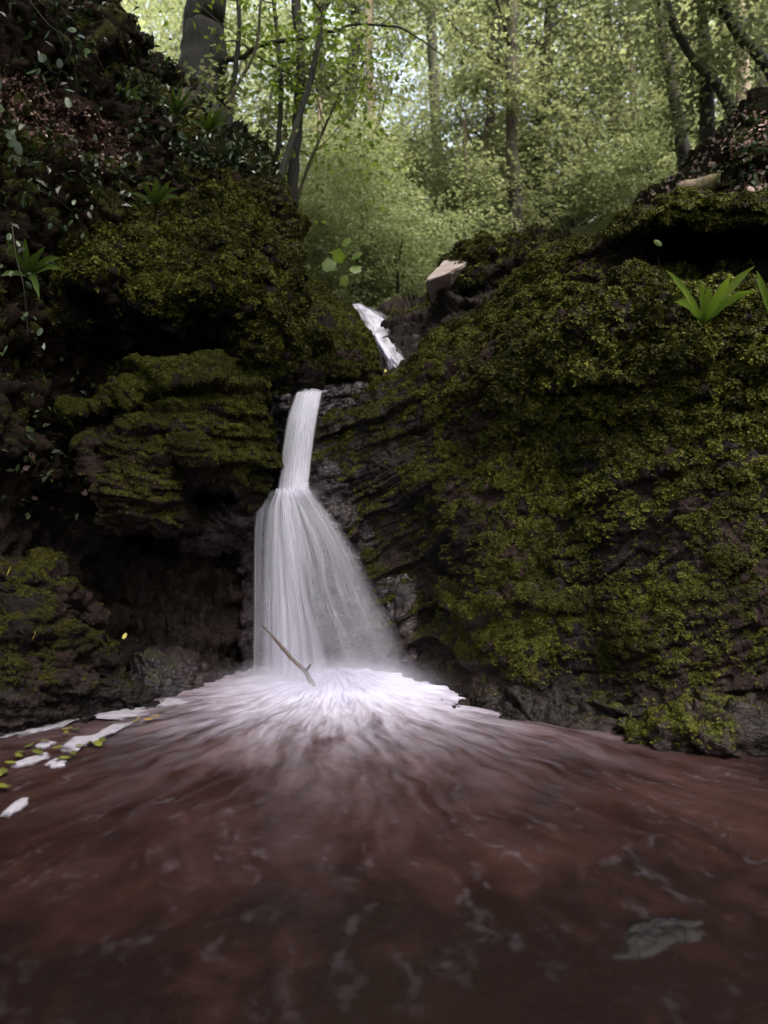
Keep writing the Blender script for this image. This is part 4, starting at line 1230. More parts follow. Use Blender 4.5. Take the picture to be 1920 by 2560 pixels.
# middle trunks
tree('mossy trunk with a yellow-lit foot standing above the far mossy mound', [(1285, 640), (1290, 520), (1282, 380), (1278, 230), (1280, 60), (1282, -30)], 11.0, 19, mat_bark_moss,
     [(.75, .8, .6, .3, 1.2, 1), (.95, .9, .7, -.4, 1.5, 1.5)], top=4, limbs=5, seed=22)
tree('dark blurred trunk right of the mossy yellow-footed trunk', [(1366, 600), (1362, 450), (1352, 300), (1362, 150), (1378, 0)], 12.5, 24, mat_bark,
     [(.8, .9, .7, .5, 1.2, 1.5)], top=5, limbs=4, seed=24)
tree('mossy forked trunk curving up from the hawthorn bushes', [(1162, 600), (1182, 545), (1198, 480), (1210, 420), (1222, 320), (1228, 220)], 11.5, 15, mat_bark_moss,
     [(.95, .7, .5, .2, 1.0, .8)], top=3, limbs=3, seed=26,
     extra=lambda e, rel, r0: link('stem', trunk_mesh('stem', [P(1180, 550, 11.4) - np.array(e.location), P(1176, 470, 11.3) - np.array(e.location), P(1164, 380, 11.3) - np.array(e.location), P(1160, 300, 11.3) - np.array(e.location)], .062, .03, mat_bark_pale, 2, 27, 8, .5, 0, 16), None, e))
tree('short dark trunk in the gap between bushes right of centre', [(1556, 540), (1548, 460), (1535, 380), (1528, 250)], 13.5, 14, mat_bark, [(.95, .7, .5, .2, 1, 1)], top=3, limbs=3, seed=28)
tree('thin pale trunk left of the dark leaning trunk at right', [(1606, 540), (1600, 440), (1588, 360), (1580, 240)], 13.0, 9, mat_bark_pale, [(.95, .6, .5, .2, 1, 1)], top=3, limbs=3, seed=30)
tree('dark leaning trunk left of the tall trunk at upper right', [(1722, 460), (1702, 340), (1680, 220), (1668, 160), (1650, 20)], 9.6, 18, mat_bark,
     [(.95, .7, .5, -.3, 1, 1.5)], top=4, limbs=3, seed=32)
tree('tall straight dark trunk at upper right crossed by a slanting bough', [(1772, 400), (1768, 260), (1762, 120), (1758, -30)], 9.0, 20, mat_bark,
     [(.95, 1.0, .8, .4, 1, 2)], top=5, limbs=3, seed=34)
tree('slanting brown trunk reaching down left to right across the tall one', [(1862, 320), (1800, 225), (1735, 150), (1690, 70), (1660, -30)], 8.6, 13, mat_bark, (), top=2, limbs=2, seed=36)
tree('slanting trunk in the top right corner running out of the picture', [(1990, 260), (1920, 170), (1850, 90), (1800, 10), (1780, -50)], 8.2, 16, mat_bark, (), top=2, limbs=2, seed=38)
tree('reddish straight trunk at right behind the slanting trunks', [(1858, 330), (1858, 200), (1852, 90), (1850, -30)], 10.5, 17, mat_bark_pale, [(.95, .9, .7, .4, 1, 2)], top=4, limbs=3, seed=40)
tree('dark trunk at the right edge of the photo top', [(1905, 300), (1908, 180), (1900, 60), (1898, -40)], 11.0, 20, mat_bark, [(.9, .9, .7, .6, 1, 1.5)], top=4, limbs=3, seed=42)
tree('curved grey trunk high up left of centre', [(868, 760), (872, 500), (868, 330), (880, 180), (890, 60), (880, -20)], 15, 17, mat_bark, [(.8, .8, .6, .3, 1, 1.5)], top=3, limbs=4, seed=44)
tree('dark slender trunk beside the leaning stem at upper left centre', [(806, 700), (812, 400), (806, 230), (796, 90), (790, -30)], 15, 15, mat_bark, [(.8, .7, .6, .3, 1, 1.5)], top=3, limbs=4, seed=46)
tree('pinkish broad trunk foot above the small upper cascade', [(938, 815), (938, 760), (930, 700), (926, 560), (930, 400), (925, 200)], 13, 15, mat_bark_pale, [(.9, .8, .6, .3, 1, 1.5)], top=3, limbs=4, seed=48, )
tree('thin leaning orange stem left of the pinkish trunk foot', [(915, 815), (905, 770), (898, 720), (890, 660), (884, 540)], 12.4, 5, mat_bark_pale, (), top=1, limbs=3, seed=50)
tree('thin orange stem right of the pinkish trunk foot', [(958, 815), (957, 770), (958, 720), (962, 640), (968, 520)], 12.4, 5.5, mat_bark_pale, (), top=1, limbs=3, seed=52)
tree('forked pale stem foot behind the branch of bright round leaves', [(822, 800), (820, 740), (818, 690), (812, 640), (806, 540)], 11.6, 9, mat_bark_pale, (), top=1.5, limbs=4, seed=54)
tree('tall grey trunk in the haze right of centre', [(1100, 700), (1102, 500), (1088, 300), (1080, 100), (1076, -30)], 17, 16, mat_bark, [(.7, .9, .7, .3, 1, 1.5)], top=3, limbs=4, seed=56)

# shrubs: pale small-leaved bushes in front of the wood
SHRUB = [(1010, 700, 10.2, 1.25), (900, 640, 11.0, 1.2), (1090, 610, 11.6, 1.4), (960, 560, 12.5, 1.5), (830, 560, 10.6, 1.25), (770, 650, 9.6, 1.0),
         (1210, 610, 12.6, 1.4), (1330, 540, 13.5, 1.5), (1450, 540, 12.6, 1.4), (1560, 520, 12.0, 1.3), (1660, 470, 11.3, 1.2), (1150, 480, 14.5, 1.6), (1020, 760, 12.6, 1.1), (860, 740, 13.5, 1.2)]
BUSH = ['pale bush standing just left of the pinkish stone block above the cascade', 'pale bush rising behind the twig of bright round leaves',
        'broad pale bush left of the foot of the mossy forked trunk', 'pale bush in the middle of the gap between the two banks',
        'bush behind the leaning saplings of the left outcrop', 'bush growing close to the right flank of the left outcrop',
        'bush between the forked trunk and the yellow-footed trunk', 'bush right of the yellow-footed trunk behind the wall crest',
        'bush behind the middle of the right wall crest', 'bush at the foot of the short dark trunk right of centre',
        'bush left of the earth bank, by the dark leaning trunk', 'tall bush highest up behind the forked trunk',
        'low bush in the gully right above the upper cascade', 'low bush left of the orange stems above the upper cascade']
for i, (x, y, Y, s) in enumerate(SHRUB):
    c = P(x, y, Y)
    gz = ground_z(c[0], c[1])
    base = np.array([c[0], c[1], min(gz, c[2] - .6) if c[2] > gz else gz])
    e = empty('hawthorn_bush', base, BUSH[i], 'bush', 'pale bushes in front of the woodland')
    rg = np.random.default_rng(900 + i)
    stems = []
    for k in range(4):
        tip = (c - base) + rg.normal(size=3) * .45 * s
        stems.append(tube_arrays(smooth_path([rg.normal(size=3) * .08 * np.array([1, 1, 0]) - np.array([0, 0, .1]), tip * .5 + rg.normal(size=3) * .12, tip], 9), np.linspace(.028, .008, 9), 6, i * 9 + k))
    V, F = join(stems)
    link('stem', make_mesh('stem', V, F), mat_bark, e)
    cr = link('crown', shrubs[i % 3], None, e, loc=tuple(c - base))
    cr.scale = (s, s, s * 1.05)
    cr.rotation_euler = (0, 0, i * 1.3)

# woodland trees filling the slope
WOOD = []
rg = np.random.default_rng(77)
gi_ = 0
for Y in (13.0, 16.5, 20.5):
    half = Y * .56 + 2.0
    step = 1.55 + Y * .045
    x = -half
    while x < half:
        xx = x + rg.uniform(-.4, .4)
        yy = Y + rg.uniform(-.9, .9)
        x += step
        WOOD.append((xx, yy))
WL = 'slender woodland tree whose leaves fill the green background'
for i, (x, y) in enumerate(WOOD):
    z0 = float(ground_z(np.array([x]), np.array([y]))[0]) - .2
    e = empty('woodland_tree', (x, y, z0), WL, 'tree', 'leafy trees filling the background slope')
    rg2 = np.random.default_rng(5000 + i)
    H = rg2.uniform(3.0, 4.2) if y < 14.5 else (rg2.uniform(4.5, 6.0) if y < 18.3 else rg2.uniform(7.5, 9.5))
    if y < 13.5:
        lo_c = 2.6
    else:
        lo_c = 1.6
    if i < 12 or i % 4 == 0:
        tm = trunk_mesh('trunk', [(0, 0, 0), (rg2.normal() * .15, 0, H * .35), (rg2.normal() * .3, rg2.normal() * .2, H * .7), (rg2.normal() * .5, 0, H)],
                        rg2.uniform(.035, .07), .02, [mat_bark, mat_bark_moss, mat_bark][i % 3], 5, i, 8, 1.0)
        last_tm = tm
    link('trunk', last_tm, None, e)
    for k in range(1 if y < 18.3 else 2):
        c = link('crown', crowns[(i + k) % 4], None, e, loc=(float(rg2.normal() * .3), float(rg2.normal() * .3), float(H * (.62 if y < 18.3 else .3 + .5 * k))))
        c.scale = (.85, .85, float(H * .15 if y < 18.3 else .62 + .18 * k))
        c.rotation_euler = (0, 0, float(rg2.uniform(0, 6.28)))

# the wood beyond: one mass of leaves
rg = np.random.default_rng(555)
N_ = 7500
fx = rg.uniform(-24, 24, N_)
fy = rg.uniform(24, 40, N_)
fz = ground_z(fx, fy) * 0 + rg.uniform(0, 1, N_) ** 1.15 * 15
pts = np.stack([fx, fy, ground_z(fx * .4, fy) + fz], 1)
keep = fbm(pts, .33, 3, 61) > -.30 + .018 * fz
V, F, r = spray_leaves(pts[keep], 22, 1.0, .22, 62, flat=.8)
me = make_mesh('distant_woodland', V, F, False, {'rnd': r})
link('distant_woodland', me, mat_leaf, None, None, None, None, 'stuff')

# unseen trees beside and behind the pool, added to shade the gorge
CANOPY = 1.25
SHADE = [(-6.2, 5.6, [(-4.6, 5.6, 10.2), (-2.2, 4.8, 11.0), (-4.8, 7.2, 10.5)]), (-6.4, 1.0, [(-4.4, 1.6, 8.4), (-1.6, 1.2, 9.6)]),
         (-6.0, -3.0, [(-3.8, -2.6, 7.5), (-1.2, -3.0, 8.8)]), (6.6, 3.4, [(4.4, 3.6, 9.2), (1.6, 3.2, 10.4)]), (6.4, -.8, [(4.0, -.2, 8.6), (1.4, -.6, 9.6)]),
         (6.2, -5.0, [(3.8, -4.6, 7.8), (1.0, -6.0, 8.2)]), (7.4, 6.6, [(5.6, 5.4, 10.2), (2.8, 5.0, 11.0)]), (-1.0, -10, [(-1.5, -9.0, 6.5), (2.5, -9.5, 6.0), (-5.0, -8.5, 6.5)])]
for i, (x, y, cr) in enumerate(SHADE):
    z0 = 1.0 + .6 * max(abs(x) - 3, 0)
    e = empty('unseen_shade_tree', (x, y, z0), 'unseen leafy tree beside the pool, added to shade the gorge', 'tree', 'unseen trees added to shade the gorge')
    tp = np.array(cr[0]) - np.array([x, y, z0])
    link('trunk', trunk_mesh('trunk', [(0, 0, -.5), (0, 0, 2), tuple(tp * np.array([.3, .3, .6])), tuple(tp)], .16, .06, mat_bark, 5, 700 + i, 8, 1.6), None, e)
    for k, q in enumerate(cr):
        c = link('crown', crowns[(i + k) % 4], None, e, loc=tuple(np.array(q) - np.array([x, y, z0])))
        c.scale = (CANOPY, CANOPY, .5)
        c.rotation_euler = (0, 0, i + k * 2.)

# unseen leaf mass added behind and beside the viewer to block frontal skylight
rg = np.random.default_rng(556)
N_ = 3000
an = rg.uniform(math.radians(130), math.radians(410), N_)
rd = rg.uniform(9.5, 15, N_)
pts = np.stack([rd * np.sin(an), rd * np.cos(an) + 1.0, rg.uniform(0, 1, N_) ** .9 * 12.5], 1)
keep = (fbm(pts, .4, 3, 64) > -.35) & (pts[:, 1] < 7.5)
V, F, r = spray_leaves(pts[keep], 20, .9, .24, 65, flat=.9)
me = make_mesh('unseen_shade_wood', V, F, False, {'rnd': r})
link('unseen_shade_wood', me, mat_leaf, None, None, None, None, 'stuff')

# ------------------------------------------------------------------ stick, plants, leaves, foam
sp_ = smooth_path([P(655, 1562, 4.42), P(690, 1600, 4.36), (P(730, 1648, 4.32)), P(762, 1678, 4.28), P(778, 1705, 4.24), P(800, 1745, 4.18)], 26)
V, F = join([tube_arrays(sp_, np.linspace(.006, .017, 26), 9, 5, .25),
             tube_arrays(smooth_path([P(762, 1678, 4.28), P(771, 1670, 4.26), P(776, 1660, 4.25)], 6), np.linspace(.012, .005, 6), 7, 6, .2)])
link('fallen_stick', make_mesh('fallen_stick', V, F), bark_material('wet_stick', (0.07, 0.05, 0.045), (0.24, 0.18, 0.17), (0.12, 0.08, 0.07)), None,
     'crooked bare stick leaning in the foot of the waterfall', 'stick')

# log lying on the upper right bank
lp = smooth_path([P(1705, 475, 6.3), P(1745, 468, 6.2), P(1790, 455, 6.1), P(1815, 446, 6.0)], 16)
e = empty('fallen_log', P(1755, 478, 6.2), 'short cut log lying at the foot of the upper right earth bank', 'log')
V, F = tube_arrays(lp - np.array(e.location), np.linspace(.075, .055, 16), 12, 3, .18)
link('bark', make_mesh('bark', V, F), mat_bark_pale, e)
c0 = (lp[0] - np.array(e.location))
th = np.linspace(0, 2 * np.pi, 12, endpoint=False)
tan = lp[1] - lp[0]
tan /= np.linalg.norm(tan)
a_ = np.cross(tan, [0, 1, .13])
a_ /= np.linalg.norm(a_)
b_ = np.cross(tan, a_)
V = np.concatenate([[c0 - tan * .004], c0 - tan * .004 + .078 * (np.cos(th)[:, None] * a_ + np.sin(th)[:, None] * b_)])
F = np.array([(0, 1 + i, 1 + (i + 1) % 12) for i in range(12)])
link('cut_end', make_mesh('cut_end', V, F, False), bark_material('cut_wood', (0.03, 0.02, 0.015), (0.09, 0.06, 0.045), (0.03, 0.02, 0.015)), e)


def strap_frond(tip_vec, up, L, W, seed, wav=.1, segs=9, droop=.5):
    """strap fern leaf with a raised midrib and wavy rim"""
    rg = np.random.default_rng(seed)
    d = np.array(tip_vec, float)
    d /= np.linalg.norm(d)
    side = np.cross(d, np.array([0, -1.0, .2]))
    side /= np.linalg.norm(side)
    V, F, R_ = [], [], []
    p = np.zeros(3)
    for s in range(segs):
        t = s / (segs - 1)
        w = W * (.25 + .75 * sstep(0, .25, t)) * (1 - sstep(.72, 1.02, t) * .93)
        nrm = np.cross(side, d)
        k = 1 + wav * math.sin(s * 2.3 + seed)
        V += [p - side * w * .5 * k + nrm * w * .12, p, p + side * w * .5 * (2 - k) + nrm * w * .12]
        R_ += [t * .8 + .1] * 3
        if s:
            a = 3 * (s - 1)
            F += [(a, a + 1, a + 4, a + 3), (a + 1, a + 2, a + 5, a + 4)]
        d = d + np.array([0, 0, -droop / segs]) * (t * 1.8)
        d /= np.linalg.norm(d)
        p = p + d * L / (segs - 1)
    return np.array(V), np.array(F), np.array(R_)


def fern(label, base, tips, W, seed, mat=mat_fern, name='fern'):
    e = empty(name, base, label, 'fern')
    for i, (tp, dr) in enumerate(tips):
        v = np.array(tp) - base
        L = np.linalg.norm(v) * 1.12
        V, F, r = strap_frond(v + np.array([0, 0, dr * .45 * L]), 0, L, W * (.8 + .3 * ((i * 37 % 10) / 10)), seed + i, droop=dr * 1.4)
        link('frond', make_mesh('frond', V, F, True, {'rnd': np.clip(r + .1 * (i % 3) - .1, 0, 1)}), mat, e)
    return e


fern('bright hart-tongue fern growing from the moss high on the right wall', P(1758, 808, 3.70),
     [(P(1672, 692, 3.58), .55), (P(1708, 728, 3.5), .15), (P(1752, 712, 3.5), .05), (P(1772, 722, 3.62), .1), (P(1822, 700, 3.55), .2), (P(1876, 682, 3.6), .55), (P(1888, 740, 3.55), .9), (P(1690, 770, 3.55), .9)], .040, 1)
fern('hart-tongue fern at the right edge, cut off by the photo', P(1925, 790, 3.6),
     [(P(1895, 690, 3.5), .1), (P(1935, 680, 3.5), .2), (P(1975, 700, 3.5), .5), (P(1908, 730, 3.45), .5)], .042, 20)
FB = [('strap-leaved fern with one upright bright frond under the big left tree', P(440, 285, 6.0), [(P(432, 222, 5.9), .05), (P(470, 240, 5.9), .4), (P(400, 240, 5.9), .4), (P(480, 275, 5.8), .7), (P(385, 270, 5.8), .7)]),
      ('drooping fern hanging on the left bank above the leaf litter edge', P(310, 260, 5.6), [(P(300, 215, 5.5), .2), (P(340, 235, 5.5), .5), (P(260, 240, 5.5), .6), (P(350, 270, 5.4), .8)]),
      ('fern tuft on the crest of the left outcrop beneath the saplings', P(520, 330, 6.2), [(P(500, 285, 6.1), .1), (P(545, 280, 6.1), .3), (P(565, 315, 6.1), .6), (P(470, 300, 6.1), .5)]),
      ('low fern on the mossy mound below the dark bank boulder', P(385, 510, 5.0), [(P(360, 460, 4.9), .3), (P(410, 470, 4.9), .2), (P(440, 505, 4.9), .8), (P(330, 490, 4.9), .7)]),
      ('fern in the dark hollow at the far left edge of the picture', P(70, 690, 3.9), [(P(20, 610, 3.8), .4), (P(90, 640, 3.8), .4), (P(150, 690, 3.8), .8), (P(10, 700, 3.8), .8), (P(90, 780, 3.75), 1.2)]),
      ('ferny clump against the dark trunk in the upper left', P(540, 250, 6.9), [(P(590, 205, 6.8), .5), (P(560, 190, 6.8), .1), (P(600, 250, 6.8), .8), (P(500, 215, 6.8), .5)])]
for i, (lb, b, tp) in enumerate(FB):
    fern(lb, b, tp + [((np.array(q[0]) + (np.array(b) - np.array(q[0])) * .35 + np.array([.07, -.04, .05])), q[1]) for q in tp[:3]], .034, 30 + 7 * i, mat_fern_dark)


def leaf_shape(L, W, lobes=0, seed=0):
    n = 20 if lobes else 14
    t = np.linspace(0, 2 * np.pi, n, endpoint=False)
    r = 1 + (.10 * np.cos(5 * t) if lobes else 0) * np.ones(n)
    x = np.cos(t) * W * .5 * r
    y = L * .5 + np.sin(t) * L * .5 * r
    z = -.25 * (x / W) ** 2 * L - .12 * (y / L - .3) ** 2 * L
    V = np.concatenate([[(0, L * .5, .02 * L)], np.stack([x, y, z], 1)])
    F = np.array([(0, 1 + i, 1 + (i + 1) % n) for i in range(n)])
    return V, F


def rot(ax, ay, az):
    cx, sx, cy, sy, cz, sz = math.cos(ax), math.sin(ax), math.cos(ay), math.sin(ay), math.cos(az), math.sin(az)
    return np.array([[cz * cy, cz * sy * sx - sz * cx, cz * sy * cx + sz * sx], [sz * cy, sz * sy * sx + cz * cx, sz * sy * cx - cz * sx], [-sy, cy * sx, cy * cx]])


def leafy_twig(name, label, cat, stem_px, leaf_px, size, mat, lobes, seed, stem_r=.003, face=1.1, mstem=None):
    base = P(*stem_px[0])
    e = empty(name, base, label, cat)
    sp__ = smooth_path([P(*s) - base for s in stem_px], 18)
    V, F = tube_arrays(sp__, np.linspace(stem_r, stem_r * .5, 18), 6)
    link('stem', make_mesh('stem', V, F), mstem or mat_bark, e)
    rg = np.random.default_rng(seed)
    lv, lf = leaf_shape(1.0, .9 if lobes else .55, lobes)
    ms_ = []
    for k in range(3):
        mm = make_mesh('leaf', lv, lf, True, {'rnd': np.full(len(lv), .2 + .35 * k)})
        mm.materials.append(mat)
        ms_.append(mm)
    for i, (x, y, Y) in enumerate(leaf_px):
        o = link('leaf', ms_[i % 3], None, e, loc=tuple(P(x, y, Y) - base - np.array([0, 0, size * .4])))
        s = size * rg.uniform(.8, 1.15)
        o.scale = (s, s, s)
        o.rotation_euler = (face + rg.normal() * .35, rg.normal() * .4, rg.normal() * .7)
    return e


leafy_twig('hazel_twig', 'thin twig with bright green round leaves hanging before the central bushes', 'twig',
           [(742, 610, 6.3), (790, 616, 6.2), (820, 640, 6.15), (840, 655, 6.1), (865, 655, 6.1)],
           [(829, 615, 6.2), (872, 597, 6.2), (848, 645, 6.1), (893, 632, 6.1), (882, 668, 6.1), (858, 702, 6.2), (809, 660, 6.2)], .115, mat_leaf_bright, 1, 3)
leafy_twig('seedling', 'small leafy seedling on the bare patch left of the right fern', 'plant', [(1520, 835, 4.3), (1515, 805, 4.28), (1530, 780, 4.25)],
           [(1500, 785, 4.22), (1530, 768, 4.2), (1478, 803, 4.22), (1550, 790, 4.25)], .055, mat_leaf_bright, 0, 5)
leafy_twig('seedling', 'single green leaf on a reddish stem in the shaded overhang of the right wall', 'plant', [(1652, 680, 4.55), (1645, 640, 4.45), (1652, 612, 4.35)],
           [(1655, 604, 4.3)], .055, mat_leaf_bright, 0, 6)
leafy_twig('bramble_spray', 'bramble spray hanging in the dark upper left corner', 'plant', [(60, -20, 4.6), (120, 60, 4.6), (180, 110, 4.6), (150, 180, 4.6), (125, 290, 4.6)],
           [(110, 85, 4.6), (130, 100, 4.55), (175, 65, 4.6), (205, 80, 4.6), (190, 100, 4.5), (222, 120, 4.5), (178, 130, 4.5), (95, 172, 4.5), (65, 170, 4.5), (150, 155, 4.5), (110, 140, 4.5), (165, 210, 4.5), (190, 205, 4.5), (172, 255, 4.5)], .085, mat_ivy, 0, 7)
leafy_twig('bramble_spray', 'pale leaved spray sticking in from the left edge above the hollow', 'plant', [(-60, 290, 4.0), (0, 320, 4.0), (40, 345, 4.0)],
           [(8, 315, 4.0), (35, 335, 4.0), (25, 352, 4.0), (50, 372, 4.0), (0, 210, 4.1), (5, 265, 4.1)], .085, mat_ivy, 0, 8)

# ivy trails
IVY = [('ivy trail climbing over the dark bank boulder at left', [(300, 300, 5.5), (330, 345, 5.4), (345, 380, 5.35), (300, 440, 5.2), (310, 500, 5.0)], 26),
       ('ivy with shining leaves on the left outcrop below the old tree', [(420, 330, 5.9), (450, 400, 5.8), (440, 450, 5.7), (460, 490, 5.6)], 34),
       ('pale ivy trail dangling in the hollow at far left', [(80, 470, 4.3), (130, 490, 4.3), (170, 520, 4.4), (200, 550, 4.5)], 16),
       ('ivy trailing down the dark face at the left edge', [(30, 560, 3.8), (40, 640, 3.75), (60, 720, 3.7), (70, 840, 3.7)], 16),
       ('ivy fringe along the crest under the leaf litter slope', [(100, 330, 4.6), (170, 380, 4.7), (240, 420, 4.9), (300, 430, 5.1)], 26)]
for i, (lb, tr_, n) in enumerate(IVY):
    rg = np.random.default_rng(40 + i)
    path = smooth_path([P(*t) for t in tr_], 40)
    leafs = []
    for k in range(n):
        q = path[rg.integers(0, 40)] + rg.normal(size=3) * np.array([.10, .05, .08])
        px_, py_ = q[0] / q[1] * FPX + 960, 1280 - (q[2] - CAMZ) / q[1] * FPX
        leafs.append((px_, py_, q[1] - .05))
    leafy_twig('ivy_trail', lb, 'ivy', tr_, leafs, .042, mat_ivy, 0, 60 + i)


def scatter_on(name, label, kind, cat, px0, px1, py0, py1, target, n, size, mat, seed, group=None, lift=.01, poly=None):
    """leaves lying on the surface of a target, found by a ray from above and in front"""
    rg = np.random.default_rng(seed)
    dg = bpy.context.evaluated_depsgraph_get()
    V, F, R_ = [], [], []
    k = 0
    tries = 0
    while k < n and tries < n * 12:
        tries += 1
        x, y = rg.uniform(px0, px1), rg.uniform(py0, py1)
        if poly and not poly(x, y):
            continue
        o = Vector((0, 0, CAMZ))
        d = Vector(P(x, y, 5.0)) - o
        d.normalize()
        hit, loc, nor, _i = target.ray_cast(o, d)
        if not hit or nor.z < -.1:
            continue
        lv, lf = leaf_shape(1.0, .6, 0)
        up = np.array(nor)
        r_ = np.array(Vector((0, 0, 1)).rotation_difference(Vector(up)).to_matrix()) @ rot(rg.normal() * .35, rg.normal() * .35, rg.uniform(0, 6.28))
        s = size * rg.uniform(.6, 1.3)
        V.append((lv * s) @ r_.T + np.array(loc) + up * lift)
        F.append(lf + k * len(lv))
        R_.append(np.full(len(lv), rg.random()))
        k += 1
    if not V:
        return None
    return link(name, make_mesh(name, np.concatenate(V), np.concatenate(F), True, {'rnd': np.concatenate(R_)}), mat, None, label, cat, group, kind)


bpy.context.view_layer.update()
hill = bpy.data.objects['hillside']
scatter_on('leaf_litter', None, 'stuff', None, -20, 330, 170, 430, hill, 2600, .027, mat_litter, 5,
           poly=lambda x, y: 150 + .55 * x < y < 285 + .50 * x + 20)
lit = scatter_on('leaf_litter', None, 'stuff', None, 60, 280, 1120, 1290, hill, 40, .045, mat_litter, 6)
eb = bpy.data.objects['earth_bank']
scatter_on('leaf_litter', None, 'stuff', None, 1560, 1920, 280, 520, eb, 350, .05, mat_litter, 7)

def ground_cover(name, target, box, n, size, mat, seed, poly=None):
    rg = np.random.default_rng(seed)
    c_, n_ = [], []
    o = Vector((0, 0, CAMZ))
    for _ in range(n):
        x, y = rg.uniform(box[0], box[1]), rg.uniform(box[2], box[3])
        if poly and not poly(x, y):
            continue
        d = Vector(P(x, y, 5.0)) - o
        d.normalize()
        hit, loc, nor, _i = target.ray_cast(o, d)
        if hit:
            c_.append(np.array(loc) + np.array(nor) * rg.uniform(0, .03))
            n_.append(np.array(nor))
    c_, n_ = np.array(c_), np.array(n_)
    k = 5
    c_, n_ = np.repeat(c_, k, 0), np.repeat(n_, k, 0)
    m_ = len(c_)
    c_ = c_ + rg.normal(size=(m_, 3)) * size * .9
    d_ = n_ * .7 + unit(m_, rg) * .9
    nn_ = np.array([0, -.35, 1.0]) + rg.normal(size=(m_, 3)) * .4
    L = size * rg.uniform(.5, 1.3, m_)
    V, F, r = leaves_arrays(c_, d_, nn_, L, L * .55, np.clip(rg.normal(size=m_) * .25 + .4, 0, 1))
    return link(name, make_mesh(name, V, F, False, {'rnd': r}), mat, None, None, None, None, 'stuff')


notlitter = lambda x, y: not (160 + .55 * x < y < 280 + .50 * x)
ground_cover('undergrowth', hill, (0, 640, 0, 520), 520, .06, mat_ivy, 71, notlitter)
ground_cover('undergrowth', hill, (330, 660, 130, 480), 260, .07, mat_ivy, 72)
ground_cover('undergrowth', hill, (0, 260, 480, 1300), 160, .05, mat_ivy, 73)
ground_cover('undergrowth', bpy.data.objects['mossy_outcrop'], (330, 700, 340, 430), 260, .06, mat_ivy, 74)
ground_cover('undergrowth', eb, (1600, 1920, 250, 500), 200, .06, mat_ivy, 75)

# single leaves that catch the eye
lv, lf = leaf_shape(1.0, .55, 0)
for nm, lb, (x, y, Y), s, mt, r3 in (
        ('fallen_leaf', 'oval pale yellow leaf stuck on the dark rock at lower left', (75, 1603, 3.52), .062, mat_yellow, (1.2, .5, -1.2)),
        ('fallen_leaf', 'bright yellow leaf at the left edge on the mossy ledge', (16, 1440, 3.66), .05, mat_yellow, (1.3, .3, -1.1)),
        ('fallen_leaf', 'orange leaf caught at the foot of the upper cascade', (968, 938, 6.05), .06, mat_yellow, (1.2, 0, .6)),
        ('fallen_leaf', 'tiny yellow-green leaf on the black rock left of the plunge', (307, 1597, 3.85), .035, mat_yellow, (1.2, .6, .3))):
    mm = make_mesh('fallen_leaf', lv, lf, True, {'rnd': np.full(len(lv), .5)})
    o = link(nm, mm, mt, None, lb, 'leaf', None, None, tuple(P(x, y, Y)))
    o.scale = (s, s, s)
    o.rotation_euler = r3


# floating foam rafts and leaves along the left shore
def water_pt(px, py, z=0.012):
    Y = (CAMZ - z) * FPX / (py - 1280.0)
    return np.array([(px - 960) / FPX * Y, Y, z])


m = M('foam')
fo = m.obj()
fb = m.n('ShaderNodeBsdfPrincipled', {'Base Color': m.mix(m.noise(fo, 30, 4), (.20, .18, .22), (.46, .42, .49)), 'Roughness': .8, 'Normal': m.bump(m.noise(fo, 55, 5, .7), .8, .012)})
fa = m.math('ADD', m.attr('alpha'), m.math('MULTIPLY', m.math('SUBTRACT', m.noise(fo, 26, 6, .65), .5), 1.5))
fms = m.n('ShaderNodeMixShader', {0: m.maprange(fa, .0, .75), 1: m.n('ShaderNodeBsdfTransparent').outputs[0], 2: fb.outputs[0]})
mat_foam = m.done(fms.outputs[0])
FOAM = [([(0, 1832), (60, 1815), (120, 1800), (200, 1778), (290, 1762), (360, 1765), (395, 1775), (350, 1795), (310, 1805), (300, 1795), (240, 1800), (190, 1808), (110, 1830), (40, 1845), (0, 1848)], 'long white raft of foam lying against the left shore'),
        ([(395, 1768), (410, 1748), (440, 1746), (475, 1758), (440, 1766), (410, 1772)], 'small white wedge of foam nearest the plunge pool stone'),
        ([(160, 1870), (185, 1845), (230, 1840), (290, 1812), (330, 1806), (300, 1830), (250, 1850), (205, 1870), (190, 1885), (170, 1882)], 'curling patch of foam with yellow leaves on its rim'),
        ([(20, 1915), (70, 1898), (115, 1885), (120, 1900), (85, 1915), (40, 1922)], 'pale foam patch floating by the left picture edge'),
        ([(85, 1870), (110, 1856), (140, 1858), (120, 1872), (95, 1878)], 'small round foam blob between the two larger patches'),
        ([(115, 1912), (140, 1898), (165, 1905), (160, 1920), (130, 1925)], 'grey thin foam patch right of the edge patch'),
        ([(2, 2044), (18, 2022), (38, 2006), (60, 1998), (74, 2000), (66, 2014), (46, 2030), (22, 2044)], 'faint foam streak nearest the viewer at left')]
